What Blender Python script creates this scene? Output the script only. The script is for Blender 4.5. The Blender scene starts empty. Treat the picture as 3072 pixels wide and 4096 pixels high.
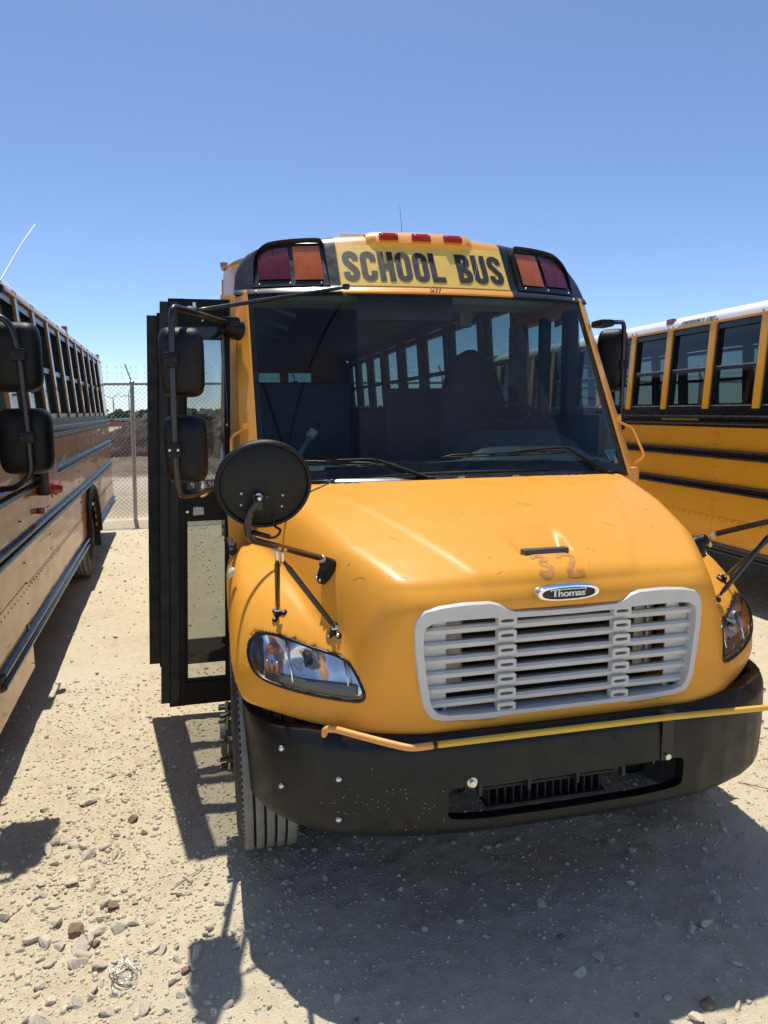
import bpy, bmesh, math, random
import numpy as np
from mathutils import Vector, Matrix

random.seed(7)
RNG = np.random.default_rng(7)
SC = bpy.context.scene
COL = SC.collection
PI = math.pi

# ------------------------------------------------------------------ camera
cam_d = bpy.data.cameras.new("camera")
cam = bpy.data.objects.new("camera", cam_d)
COL.objects.link(cam)
cam_d.sensor_fit = 'VERTICAL'
cam_d.sensor_height = 36.0
cam_d.sensor_width = 27.0
cam_d.lens = 36.0 * 2750 / 4096
cam_d.clip_start = 0.05
cam_d.clip_end = 9000
cam.matrix_world = Matrix(((0.97434298, 0.04525318, -0.22047202, -1.2),
                           (-0.22470788, 0.14017301, -0.9642914, 0.0),
                           (-0.01273302, 0.98909235, 0.14674534, 2.02),
                           (0, 0, 0, 1)))
SC.camera = cam

# ------------------------------------------------------------------ sky, sun, exposure
SUN_K = Vector((0.02, -0.375, -1.0))            # direction the light travels
to_sun = (-SUN_K).normalized()
SUN_EL = math.asin(to_sun.z)
SUN_AZ = math.atan2(to_sun.x, to_sun.y)        # clockwise from +Y
w = bpy.data.worlds.new("World")
SC.world = w
w.use_nodes = True
nt = w.node_tree
bg = nt.nodes["Background"]
sky = nt.nodes.new("ShaderNodeTexSky")
sky.sky_type = 'NISHITA'
sky.sun_disc = False
sky.sun_elevation = SUN_EL
sky.sun_rotation = SUN_AZ
sky.altitude = 200
sky.air_density = 0.62
sky.dust_density = 0.35
sky.ozone_density = 4.2
nt.links.new(sky.outputs[0], bg.inputs[0])
bg.inputs[1].default_value = 0.118
sun_d = bpy.data.lights.new("sun", 'SUN')
sun_d.energy = 2.9
sun_d.angle = math.radians(0.53)
sun_d.color = (1.0, 0.95, 0.87)
sun = bpy.data.objects.new("sun", sun_d)
COL.objects.link(sun)
sun.location = (0, 0, 30)
sun.rotation_euler = SUN_K.to_track_quat('-Z', 'Y').to_euler()
SC.view_settings.view_transform = 'Standard'
SC.view_settings.look = 'None'
SC.view_settings.gamma = 1.0
SC.view_settings.use_curve_mapping = False
SC.view_settings.exposure = 0.60
SC.cycles.max_bounces = 8
SC.cycles.transparent_max_bounces = 24
SC.cycles.transmission_bounces = 6
SC.cycles.glossy_bounces = 4
SC.cycles.diffuse_bounces = 5
SC.cycles.caustics_reflective = False
SC.cycles.caustics_refractive = False
SC.cycles.sample_clamp_indirect = 6.0


# ------------------------------------------------------------------ materials
def newmat(name):
    m = bpy.data.materials.new(name)
    m.use_nodes = True
    t = m.node_tree
    return m, t, t.nodes["Principled BSDF"]


def N(t, typ, **kw):
    n = t.nodes.new(typ)
    for k, v in kw.items():
        if k in n.inputs.keys() if hasattr(n.inputs, 'keys') else False:
            n.inputs[k].default_value = v
        else:
            setattr(n, k, v)
    return n


def mixc(t, fac, a, b):
    n = t.nodes.new("ShaderNodeMix")
    n.data_type = 'RGBA'
    for sock, v in ((0, fac), (6, a), (7, b)):
        if hasattr(v, 'is_output'):
            t.links.new(v, n.inputs[sock])
        elif sock == 0:
            n.inputs[0].default_value = v
        else:
            n.inputs[sock].default_value = (*v, 1) if len(v) == 3 else v
    return n.outputs[2]


def noise(t, scale, detail=4, rough=.6, coord='Object', stretch=None):
    tc = t.nodes.new("ShaderNodeTexCoord")
    n = t.nodes.new("ShaderNodeTexNoise")
    n.inputs['Scale'].default_value = scale
    n.inputs['Detail'].default_value = detail
    n.inputs['Roughness'].default_value = rough
    if stretch:
        mp = t.nodes.new("ShaderNodeMapping")
        mp.inputs['Scale'].default_value = stretch
        t.links.new(tc.outputs[coord], mp.inputs[0])
        t.links.new(mp.outputs[0], n.inputs['Vector'])
    else:
        t.links.new(tc.outputs[coord], n.inputs['Vector'])
    return n.outputs['Fac']


def ramp(t, src, p0, p1, v0=0., v1=1.):
    n = t.nodes.new("ShaderNodeMapRange")
    n.inputs['From Min'].default_value = p0
    n.inputs['From Max'].default_value = p1
    n.inputs['To Min'].default_value = v0
    n.inputs['To Max'].default_value = v1
    t.links.new(src, n.inputs['Value'])
    return n.outputs[0]


def bumpn(t, b, src, strength, dist=.01):
    n = t.nodes.new("ShaderNodeBump")
    n.inputs['Strength'].default_value = strength
    n.inputs['Distance'].default_value = dist
    t.links.new(src, n.inputs['Height'])
    t.links.new(n.outputs[0], b.inputs['Normal'])
    return n


def mat(name, col, rough=.5, metal=0., var=.12, vs=6., dust=0., dustcol=(.5, .43, .32), coat=0., coatr=.05,
        bump=0., bs=60., spec=.5, wave=0.):
    m, t, b = newmat(name)
    f = noise(t, vs, 5, .6)
    c = mixc(t, ramp(t, f, .3, .7), tuple(x * (1 - var) for x in col), tuple(min(1, x * (1 + var)) for x in col))
    if dust > 0:
        g = noise(t, 9, 6, .7)
        c = mixc(t, ramp(t, g, .45, .8, 0, dust), c, dustcol)
        g2 = noise(t, 160, 2, .5)
        c = mixc(t, ramp(t, g2, .68, .74, 0, min(1, dust * 1.5)), c, dustcol)
    t.links.new(c, b.inputs['Base Color'])
    t.links.new(ramp(t, noise(t, vs * 2.3, 4, .6), .3, .7, rough * .8, min(1, rough * 1.2)), b.inputs['Roughness'])
    b.inputs['Metallic'].default_value = metal
    b.inputs['Specular IOR Level'].default_value = spec
    b.inputs['Coat Weight'].default_value = coat
    b.inputs['Coat Roughness'].default_value = coatr
    if bump > 0:
        bumpn(t, b, noise(t, bs, 4, .6), bump, .004)
    if wave > 0:
        bn = bumpn(t, b, noise(t, 2.2, 2, .5, stretch=(1, .5, 2.2)), wave, .05)
        t.links.new(bn.outputs[0], b.inputs['Coat Normal'])
    return m


def glass(name, tint, gloss=.02, ior=1.5, dusty=0., dustcol=(.2, .19, .18), mask=None):
    m, t, b = newmat(name)
    t.nodes.remove(b)
    out = t.nodes["Material Output"]
    fr = t.nodes.new("ShaderNodeFresnel")
    geo = t.nodes.new('ShaderNodeNewGeometry')
    t.links.new(ramp(t, geo.outputs['Backfacing'], 0, 1, ior, 1 / ior), fr.inputs[0])
    tr = t.nodes.new("ShaderNodeBsdfTransparent")
    tr.inputs[0].default_value = (*tint, 1)
    gl = t.nodes.new("ShaderNodeBsdfGlossy")
    gl.inputs['Roughness'].default_value = gloss
    base = tr.outputs[0]
    if dusty > 0:
        df = t.nodes.new("ShaderNodeBsdfDiffuse")
        df.inputs[0].default_value = (*dustcol, 1)
        mx = t.nodes.new("ShaderNodeMixShader")
        s = ramp(t, noise(t, 7, 6, .75), .3, .8, dusty * .5, dusty)
        sp = ramp(t, noise(t, 140, 2, .6), .70, .73, 0., dusty * 3.)
        ad = t.nodes.new("ShaderNodeMath"); ad.operation = 'ADD'
        t.links.new(s, ad.inputs[0]); t.links.new(sp, ad.inputs[1])
        fac = ad.outputs[0]
        if mask:
            ml = t.nodes.new("ShaderNodeMath"); ml.operation = 'MULTIPLY'
            t.links.new(fac, ml.inputs[0]); t.links.new(mask(t), ml.inputs[1])
            fac = ml.outputs[0]
        t.links.new(fac, mx.inputs[0])
        t.links.new(base, mx.inputs[1]); t.links.new(df.outputs[0], mx.inputs[2])
        base = mx.outputs[0]
    mx2 = t.nodes.new("ShaderNodeMixShader")
    t.links.new(fr.outputs[0], mx2.inputs[0])
    t.links.new(base, mx2.inputs[1]); t.links.new(gl.outputs[0], mx2.inputs[2])
    t.links.new(mx2.outputs[0], out.inputs[0])
    return m


YEL = (.90, .392, .045)
M = {}
M['hood'] = mat("hood_paint", YEL, .36, var=.03, vs=1.6, dust=.10, dustcol=(.90, .58, .22), coat=.04, coatr=.2, spec=.24)
M['yellow'] = mat("yellow_paint", YEL, .38, var=.04, vs=2.5, dust=.08, dustcol=(.72, .5, .25), coat=.4, coatr=.12)
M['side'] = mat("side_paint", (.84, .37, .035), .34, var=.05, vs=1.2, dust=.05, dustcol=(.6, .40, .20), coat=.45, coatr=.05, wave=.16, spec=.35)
M['side_dimmed'] = mat("dimmed_side_paint", (.50, .205, .022), .36, var=.1, vs=1.5, dust=.08, dustcol=(.5, .36, .2), coat=.6, coatr=.04, wave=.3, spec=.35)  # bus yellow darkened: the shade on this side is put into the colour
M['side_brightened'] = mat("brightened_side_paint", (.90, .42, .025), .32, var=.05, vs=1.2, dust=.04, dustcol=(.7, .45, .15), coat=.4, coatr=.06, wave=.12, spec=.35)  # same yellow raised: the stronger light on this side is in the colour
M['sign'] = mat("sign_yellow", (.88, .58, .12), .42, var=.06, vs=14, dust=.15, dustcol=(.6, .42, .16))
M['white'] = mat("roof_white", (.80, .80, .78), .45, var=.04, vs=3, dust=.06)
M['black'] = mat("black_paint", (.009, .009, .0105), .32, var=.2, dust=.02, coat=.3, coatr=.1)
M['plastic'] = mat("black_plastic", (.0075, .008, .009), .45, var=.15, vs=20, dust=.012, bump=.25, bs=350, spec=.28)
M['bumper'] = mat("bumper_black", (.0085, .0088, .0098), .46, var=.25, vs=5, dust=.05, dustcol=(.07, .07, .07), bump=.08, bs=200, spec=.35)
M['rubber'] = mat("rubber", (.007, .007, .0075), .6, var=.2, dust=.012, dustcol=(.14, .12, .10))
M['doorblack'] = mat("door_black", (.006, .006, .007), .4, var=.2, dust=.012, dustcol=(.14, .13, .11), spec=.16)
M['rail'] = mat("rub_rail_black", (.007, .0075, .009), .28, var=.2, dust=.025, dustcol=(.14, .13, .11))
M['tyre'] = mat("tyre_rubber", (.045, .042, .038), .85, var=.25, vs=9, dust=.45, dustcol=(.17, .15, .12), bump=.3, bs=120)
M['tread'] = mat("tyre_tread", (.25, .235, .205), .9, var=.2, vs=12, dust=.6, dustcol=(.30, .27, .215), bump=.4, bs=160)
M['groove'] = mat("tread_groove", (.02, .019, .018), .9)
M['rim'] = mat("rim_steel", (.10, .095, .09), .55, metal=.3, dust=.4, dustcol=(.25, .2, .15))
M['rust'] = mat("rusty_nut", (.10, .06, .045), .7, metal=.4, var=.4, vs=60)
M['lime'] = mat("nut_indicator", (.45, .62, .12), .5)
M['grille'] = mat("grille_silver", (.66, .64, .60), .38, var=.06, vs=8, dust=.10, dustcol=(.4, .37, .32))
M['alu'] = mat("dirty_aluminium", (.42, .41, .38), .42, metal=.5, var=.3, vs=14, dust=.5, dustcol=(.3, .27, .22))
M['chrome'] = mat("chrome", (.86, .87, .88), .06, metal=1., var=.02)
M['steel'] = mat("bright_bolt", (.72, .71, .69), .28, metal=.9, var=.1)
M['reflector'] = mat("reflector_chrome", (.90, .91, .92), .12, metal=.72, var=.05, vs=30)
M['dark'] = mat("dark_cavity", (.008, .008, .008), .8)
M['core'] = mat("radiator_core", (.05, .043, .036), .7, metal=.2, var=.4, vs=40)
M['red'] = mat("red_lens", (.36, .012, .012), .15, coat=.6, coatr=.05, var=.2, vs=20)
M['dred'] = mat("dark_red_lens", (.11, .004, .010), .15, coat=.7, coatr=.04, var=.25, vs=10)
M['amber'] = mat("amber_lens", (.46, .10, .010), .15, coat=.7, coatr=.04, var=.25, vs=10)
M['bulb'] = mat("amber_bulb", (.55, .16, .03), .2, coat=.5)
M['cream'] = mat("cream_marker", (.62, .57, .36), .35)
M['arm'] = mat("arm_yellow", (.84, .50, .05), .5, var=.08, vs=5, dust=.12)
M['armo'] = mat("arm_orange", (.86, .40, .10), .5, var=.06, vs=5)
M['letter'] = mat("letter_black", (.015, .015, .017), .5, var=.3, dust=.08, dustcol=(.2, .15, .08))
M['ghost'] = mat("number_ghost", (.66, .27, .055), .5, var=.35, vs=28, dust=.4, dustcol=(.75, .42, .13))
M['wtext'] = mat("white_marker_pen", (.75, .76, .76), .6)
M['paper'] = mat("paper_label", (.55, .55, .53), .7, var=.2, vs=60)
M['teal'] = mat("teal_sticker", (.22, .55, .52), .5, var=.15, vs=90)
M['green'] = mat("green_sticker", (.18, .36, .26), .5, var=.2, vs=90)
M['stop'] = mat("stop_red", (.42, .03, .035), .3, var=.1, coat=.5)
M['tape'] = mat("yellow_tape", (.72, .38, .02), .4)
M['tan'] = mat("tan_tape", (.42, .33, .15), .5)
M['lining'] = mat("interior_lining", (.10, .115, .115), .6, var=.1)
M['ceil'] = mat("interior_ceiling", (.36, .39, .36), .5, var=.1)
M['seat'] = mat("seat_vinyl", (.022, .027, .032), .5, var=.2, bump=.2, bs=90)
M['dash'] = mat("dashboard", (.058, .076, .084), .6, var=.1)
M['galv'] = mat("galvanised_steel", (.46, .46, .44), .42, metal=.55, var=.2, vs=20)
M['wire'] = mat("galvanised_wire", (.55, .55, .53), .45, metal=.5, var=.15)
M['mirror'] = mat("mirror_glass", (.8, .82, .84), .02, metal=1., var=.01)


def band_mask(t):  # stronger in a centre band, weaker at the sides and lower down
    tc = t.nodes.new("ShaderNodeTexCoord")
    sx = t.nodes.new("ShaderNodeSeparateXYZ")
    t.links.new(tc.outputs['Object'], sx.inputs[0])
    ab = t.nodes.new("ShaderNodeMath"); ab.operation = 'SUBTRACT'; ab.inputs[1].default_value = .04
    t.links.new(sx.outputs[0], ab.inputs[0])
    a2 = t.nodes.new("ShaderNodeMath"); a2.operation = 'ABSOLUTE'
    t.links.new(ab.outputs[0], a2.inputs[0])
    sl = t.nodes.new("ShaderNodeMath"); sl.operation = 'MULTIPLY_ADD'
    sl.inputs[1].default_value = -.10; sl.inputs[2].default_value = .27
    t.links.new(sx.outputs[2], sl.inputs[0])          # slopes the side edges of the band
    ad = t.nodes.new("ShaderNodeMath"); ad.operation = 'SUBTRACT'
    t.links.new(a2.outputs[0], ad.inputs[0]); t.links.new(sl.outputs[0], ad.inputs[1])
    a = ramp(t, ad.outputs[0], .475, .485, 1., .12)
    z = ramp(t, sx.outputs[2], 1.70, 1.95, .25, 1.)
    ml = t.nodes.new("ShaderNodeMath"); ml.operation = 'MULTIPLY'
    t.links.new(a, ml.inputs[0]); t.links.new(z, ml.inputs[1])
    return ml.outputs[0]


M['windshield'] = glass("windshield_glass", (.50, .64, .65), .015, 1.45, dusty=.07, dustcol=(.30, .28, .27), mask=band_mask)
M['glass'] = glass("side_window_glass", (.31, .365, .36), .02, 1.5, dusty=.02)
M['clear'] = glass("door_glass", (.60, .63, .62), .02, 1.5, dusty=.035, dustcol=(.34, .31, .26))
M['lens'] = glass("headlight_lens", (.95, .96, .96), .02, 1.5, dusty=.04)


# ------------------------------------------------------------------ mesh builder
OFF = [Vector((0, 0, 0))]


class MB:
    def __init__(s):
        s.v = []; s.f = []; s.mi = []; s.cur = 0

    def add(s, vs, fs):
        b = len(s.v)
        s.v.extend([tuple(map(float, p)) for p in vs])
        for f in fs:
            s.f.append(tuple(b + i for i in f)); s.mi.append(s.cur)
        return s

    def box(s, c, d, rot=None, taper=None):
        x, y, z = (k / 2 for k in d)
        vs = [Vector(p) for p in ((-x, -y, -z), (x, -y, -z), (x, y, -z), (-x, y, -z), (-x, -y, z), (x, -y, z), (x, y, z), (-x, y, z))]
        if rot is not None:
            vs = [rot @ p for p in vs]
        c = Vector(c)
        return s.add([p + c for p in vs], [(0, 3, 2, 1), (4, 5, 6, 7), (0, 1, 5, 4), (1, 2, 6, 5), (2, 3, 7, 6), (3, 0, 4, 7)])

    def bx(s, x0, x1, y0, y1, z0, z1):
        return s.box(((x0 + x1) / 2, (y0 + y1) / 2, (z0 + z1) / 2), (abs(x1 - x0), abs(y1 - y0), abs(z1 - z0)))

    def rbox(s, c, d, r=.01, rot=None):
        """box with chamfered edges (24 verts)"""
        hx, hy, hz = (k / 2 for k in d)
        r = min(r, hx * .9, hy * .9, hz * .9)
        bm = bmesh.new()
        bmesh.ops.create_cube(bm, size=1)
        for v in bm.verts:
            v.co = Vector((v.co.x * d[0], v.co.y * d[1], v.co.z * d[2]))
        bmesh.ops.bevel(bm, geom=bm.edges[:], offset=r, segments=2, affect='EDGES', profile=.6)
        vs = [v.co.copy() for v in bm.verts]
        bm.verts.index_update()
        fs = [tuple(v.index for v in f.verts) for f in bm.faces]
        bm.free()
        if rot is not None:
            vs = [rot @ p for p in vs]
        c = Vector(c)
        return s.add([p + c for p in vs], fs)

    def tube(s, pts, r, n=10, cap=True, smoothn=0):
        pts = [Vector(p) for p in pts]
        if smoothn:
            pts = smooth_path(pts, smoothn)
        rr = r if isinstance(r, (list, tuple)) else [r] * len(pts)
        if len(rr) != len(pts):
            rr = [rr[0]] * len(pts)
        rings = []
        up = None
        for i, p in enumerate(pts):
            a = pts[max(0, i - 1)]; b = pts[min(len(pts) - 1, i + 1)]
            d = (b - a)
            if d.length < 1e-9:
                d = Vector((0, 0, 1))
            d.normalize()
            if up is None:
                up = Vector((0, 0, 1)) if abs(d.z) < .9 else Vector((1, 0, 0))
            e1 = (up - d * up.dot(d)).normalized()
            up = e1
            e2 = d.cross(e1)
            rings.append([p + (e1 * math.cos(2 * PI * k / n) + e2 * math.sin(2 * PI * k / n)) * rr[i] for k in range(n)])
        vs = [q for ring in rings for q in ring]
        fs = []
        for i in range(len(rings) - 1):
            for k in range(n):
                k2 = (k + 1) % n
                fs.append((i * n + k, i * n + k2, (i + 1) * n + k2, (i + 1) * n + k))
        if cap:
            fs.append(tuple(range(n - 1, -1, -1)))
            fs.append(tuple((len(rings) - 1) * n + k for k in range(n)))
        return s.add(vs, fs)

    def cyl(s, p0, p1, r, n=16, r2=None):
        return s.tube([p0, p1], [r, r if r2 is None else r2], n)

    def lathe(s, prof, c, axis, n=32, cap=False):
        """prof: list of (radius, offset along axis)"""
        axis = Vector(axis).normalized()
        e1 = axis.orthogonal().normalized(); e2 = axis.cross(e1)
        c = Vector(c)
        vs = []; fs = []
        for r, h in prof:
            for k in range(n):
                a = 2 * PI * k / n
                vs.append(c + axis * h + (e1 * math.cos(a) + e2 * math.sin(a)) * r)
        for i in range(len(prof) - 1):
            for k in range(n):
                k2 = (k + 1) % n
                fs.append((i * n + k, i * n + k2, (i + 1) * n + k2, (i + 1) * n + k))
        if cap:
            fs.append(tuple(range(n - 1, -1, -1)))
            fs.append(tuple((len(prof) - 1) * n + k for k in range(n)))
        return s.add(vs, fs)

    def grid(s, P, closed_u=False):
        """P: nested list rows x cols of points"""
        r = len(P); c = len(P[0])
        vs = [q for row in P for q in row]
        fs = []
        for i in range(r - 1):
            for j in range(c - 1 if not closed_u else c):
                j2 = (j + 1) % c
                fs.append((i * c + j, i * c + j2, (i + 1) * c + j2, (i + 1) * c + j))
        return s.add(vs, fs)

    def prism(s, poly, ext):
        """poly: list of 3D points (planar), ext: extrusion vector"""
        n = len(poly)
        ext = Vector(ext)
        vs = [Vector(p) for p in poly] + [Vector(p) + ext for p in poly]
        fs = [tuple(range(n - 1, -1, -1)), tuple(range(n, 2 * n))]
        for i in range(n):
            j = (i + 1) % n
            fs.append((i, j, n + j, n + i))
        return s.add(vs, fs)

    def sphere(s, c, r, n=12, m=8, squash=(1, 1, 1)):
        c = Vector(c)
        P = []
        for i in range(m + 1):
            th = PI * i / m
            P.append([c + Vector((math.sin(th) * math.cos(2 * PI * j / n) * r * squash[0], math.sin(th) * math.sin(2 * PI * j / n) * r * squash[1], math.cos(th) * r * squash[2])) for j in range(n)])
        return s.grid(P, True)

    def mesh(s, name, mats, smooth=False):
        me = bpy.data.meshes.new(name)
        o = OFF[0]
        me.from_pydata([(x - o.x, y - o.y, z - o.z) for x, y, z in s.v], [], s.f)
        for m in (mats if isinstance(mats, (list, tuple)) else [mats]):
            me.materials.append(m)
        if max(s.mi, default=0) > 0:
            me.polygons.foreach_set('material_index', s.mi)
        bm = bmesh.new(); bm.from_mesh(me)
        bmesh.ops.recalc_face_normals(bm, faces=bm.faces[:])
        bm.to_mesh(me); bm.free()
        if smooth:
            me.polygons.foreach_set('use_smooth', [True] * len(me.polygons))
            if smooth is not True:
                me.set_sharp_from_angle(angle=math.radians(smooth))
        me.update()
        return me

    def build(s, name, mats, parent=None, smooth=False):
        o = bpy.data.objects.new(name, s.mesh(name, mats, smooth))
        COL.objects.link(o)
        if parent is not None:
            o.parent = parent
        return o


def smooth_path(pts, n):
    """Catmull-Rom through the points"""
    pts = [Vector(p) for p in pts]
    out = []
    L = len(pts)
    for i in range(L - 1):
        p0 = pts[max(0, i - 1)]; p1 = pts[i]; p2 = pts[i + 1]; p3 = pts[min(L - 1, i + 2)]
        for k in range(n):
            t = k / n
            out.append(.5 * ((2 * p1) + (p2 - p0) * t + (2 * p0 - 5 * p1 + 4 * p2 - p3) * t * t + (3 * p1 - p0 - 3 * p2 + p3) * t ** 3))
    out.append(pts[-1])
    return out


def round_path(pts, r, n=5):
    """polyline with rounded corners"""
    pts = [Vector(p) for p in pts]
    out = [pts[0]]
    for i in range(1, len(pts) - 1):
        a = (pts[i - 1] - pts[i]); b = (pts[i + 1] - pts[i])
        rr = min(r, a.length * .45, b.length * .45)
        A = pts[i] + a.normalized() * rr; B = pts[i] + b.normalized() * rr
        for k in range(n + 1):
            t = k / n
            out.append(A * (1 - t) ** 2 + pts[i] * 2 * t * (1 - t) + B * t * t)
    out.append(pts[-1])
    return out


def thing(name, label, cat, loc=(0, 0, 0), group=None, rz=0.):
    o = bpy.data.objects.new(name, None)
    COL.objects.link(o)
    o.empty_display_size = .2
    o.location = loc
    o.rotation_euler = (0, 0, rz)
    o['label'] = label; o['category'] = cat
    if group:
        o['group'] = group
    return o


def tag(o, label, cat, group=None):
    o['label'] = label; o['category'] = cat
    if group:
        o['group'] = group
    return o


def dup(o, parent, mtx=None):
    c = o.copy()
    COL.objects.link(c)
    c.parent = parent
    if mtx is not None:
        c.matrix_local = mtx @ c.matrix_local
    for ch in o.children:
        dup(ch, c)
    return c


MIRX = Matrix.Scale(-1, 4, (1, 0, 0))


# ------------------------------------------------------------------ numpy noise
def vnoise(x, y, seed=0):
    xi = np.floor(x).astype(np.int64); yi = np.floor(y).astype(np.int64)
    fx = x - xi; fy = y - yi
    fx = fx * fx * (3 - 2 * fx); fy = fy * fy * (3 - 2 * fy)

    def h(a, b):
        n = (a * 374761393 + b * 668265263 + seed * 974634777) & 0x7fffffff
        n = ((n ^ (n >> 13)) * 1274126177) & 0x7fffffff
        return ((n ^ (n >> 16)) & 0xffff) / 65535.
    return (h(xi, yi) * (1 - fx) + h(xi + 1, yi) * fx) * (1 - fy) + (h(xi, yi + 1) * (1 - fx) + h(xi + 1, yi + 1) * fx) * fy


def fbm(x, y, f0, n, seed=0, g=.5):
    a = 1.; s = 0; t = 0
    for i in range(n):
        s = s + a * vnoise(x * f0 + 17.3 * i, y * f0 - 9.1 * i, seed + i); t += a
        a *= g; f0 *= 2.03
    return s / t - .5


# ------------------------------------------------------------------ ground
def ground_h(x, y):
    """height of the caliche lot"""
    x = np.asarray(x, float); y = np.asarray(y, float)
    d = np.hypot(x + 1.2, y)
    near = np.clip(1.4 - d / 14., 0.12, 1.)
    h = fbm(x, y, .55, 3, 3) * .06 + fbm(x, y, 4., 4, 11) * .030 * near + fbm(x, y, 26., 2, 23) * .010 * near
    # faint wheel tracks in the yard
    far = np.clip((y - 15.) / 16., 0, 1)
    h = h + far * (fbm(x, y, .12, 4, 31) * .55 + fbm(x, y, .9, 3, 37) * .18)
    for mx, my, r, a in ((-4.2, 27.5, 2.6, 1.05), (-9.0, 37., 3.4, .9), (-1.5, 31., 3.2, .9), (-15., 33., 5., 1.3), (4., 36., 5., 1.1), (-22., 45., 7., 1.4)):
        q = np.exp(-(((x - mx) / r) ** 2 + ((y - my) / (r * .6)) ** 2))
        h = h + q * a * .5 * (1 + .8 * fbm(x, y, .7, 4, 41))
    return h


def axis_vals(dense0, dense1, step, lo, hi, grow=1.13):
    v = list(np.arange(dense0, dense1, step))
    s = step; x = dense0; left = []
    while x > lo:
        s *= grow; x -= s; left.append(x)
    s = step; x = v[-1]
    while x < hi:
        s *= grow; x += s; v.append(x)
    return np.array(sorted(left) + v)


gx = axis_vals(-3.2, 1.9, .018, -3500, 3500, 1.10)
gy = axis_vals(1.3, 5.2, .018, -400, 5000, 1.045)
GX, GY = np.meshgrid(gx, gy, indexing='ij')
GZ = ground_h(GX, GY)
me = bpy.data.meshes.new("ground")
nx_, ny_ = GX.shape
me.vertices.add(nx_ * ny_)
me.vertices.foreach_set('co', np.stack([GX, GY, GZ], -1).ravel().astype(np.float32))
ii = np.arange(nx_ * ny_).reshape(nx_, ny_)
q = np.stack([ii[:-1, :-1], ii[1:, :-1], ii[1:, 1:], ii[:-1, 1:]], -1).reshape(-1, 4)
me.loops.add(q.size); me.polygons.add(len(q))
me.loops.foreach_set('vertex_index', q.ravel().astype(np.int32))
me.polygons.foreach_set('loop_start', (np.arange(len(q)) * 4).astype(np.int32))
me.polygons.foreach_set('use_smooth', [True] * len(q))
me.update(calc_edges=True)
ground = bpy.data.objects.new("ground", me)
COL.objects.link(ground)
ground['kind'] = 'structure'
m, t, b = newmat("caliche_ground")
n1 = noise(t, 1.3, 6, .65)
n2 = noise(t, 14, 6, .7)
n3 = noise(t, 95, 4, .7)
c = mixc(t, ramp(t, n1, .32, .68), (.62, .51, .325), (.77, .665, .455))
c = mixc(t, ramp(t, n2, .38, .72), c, (.81, .715, .51))
c = mixc(t, ramp(t, n3, .58, .8, 0, .35), c, (.46, .385, .27))
c = mixc(t, ramp(t, n3, .5, .25, 0, .4), c, (.80, .735, .60))
c = mixc(t, ramp(t, noise(t, .45, 3, .5), .52, .68, 0, .45), c, (.80, .74, .60))
tc = t.nodes.new("ShaderNodeTexCoord")
sx = t.nodes.new("ShaderNodeSeparateXYZ")
t.links.new(tc.outputs['Object'], sx.inputs[0])
wob = t.nodes.new("ShaderNodeMath"); wob.operation = 'MULTIPLY_ADD'; wob.inputs[1].default_value = 9.
t.links.new(noise(t, .13, 4, .6), wob.inputs[0]); t.links.new(sx.outputs[1], wob.inputs[2])
yy = wob.outputs[0]
soil = mixc(t, ramp(t, n1, .35, .65), (.13, .10, .075), (.25, .20, .145))
c = mixc(t, ramp(t, yy, 17.3, 19.5, 0, .55), c, soil)
c = mixc(t, ramp(t, yy, 22.5, 25., 0, .8), c, (.52, .46, .35))
c = mixc(t, ramp(t, yy, 26.5, 27.5, 0, 1), c, soil)
c = mixc(t, ramp(t, yy, 76, 80, 0, 1), c, mixc(t, ramp(t, n1, .35, .65), (.17, .19, .085), (.27, .26, .14)))
c = mixc(t, ramp(t, yy, 96, 98, 0, 1), c, (.42, .38, .29))
c = mixc(t, ramp(t, yy, 108, 112, 0, 1), c, (.15, .17, .07))
t.links.new(c, b.inputs['Base Color'])
b.inputs['Roughness'].default_value = .95
b.inputs['Specular IOR Level'].default_value = .15
ml = t.nodes.new("ShaderNodeMath"); ml.operation = 'ADD'
t.links.new(n2, ml.inputs[0]); t.links.new(n3, ml.inputs[1])
bumpn(t, b, ml.outputs[0], .8, .016)
me.materials.append(m)

# pebbles: rock meshes shared by the single stones
M['stone'] = mat("limestone", (.70, .615, .455), .9, var=.22, vs=7, dust=.25, dustcol=(.76, .70, .57), bump=.5, bs=90, spec=.2)
M['stone2'] = mat("grey_limestone", (.62, .55, .42), .9, var=.25, vs=9, dust=.3, dustcol=(.58, .53, .43), bump=.5, bs=90, spec=.2)
M['stone3'] = mat("brown_flint", (.27, .18, .12), .8, var=.3, vs=9, dust=.2, dustcol=(.4, .33, .25), bump=.4, bs=90, spec=.3)


def rock_mesh(seed, m):
    r = random.Random(seed)
    bm = bmesh.new()
    bmesh.ops.create_icosphere(bm, subdivisions=2, radius=.5)
    cuts = [(Vector((r.gauss(0, 1), r.gauss(0, 1), r.gauss(0, 1))).normalized(), r.uniform(.17, .36)) for _ in range(9)]
    for v in bm.verts:
        for nn, d in cuts:
            e = v.co.dot(nn) - d
            if e > 0:
                v.co -= nn * e * .92
        v.co += Vector((r.uniform(-1, 1), r.uniform(-1, 1), r.uniform(-1, 1))) * .012
    sc = Vector((1, r.uniform(.62, .88), r.uniform(.40, .62)))
    for v in bm.verts:
        v.co = Vector((v.co.x * sc.x, v.co.y * sc.y, v.co.z * sc.z)) * 1.42
    me = bpy.data.meshes.new("stone")
    bm.to_mesh(me); bm.free()
    me.materials.append(m)
    return me


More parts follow.
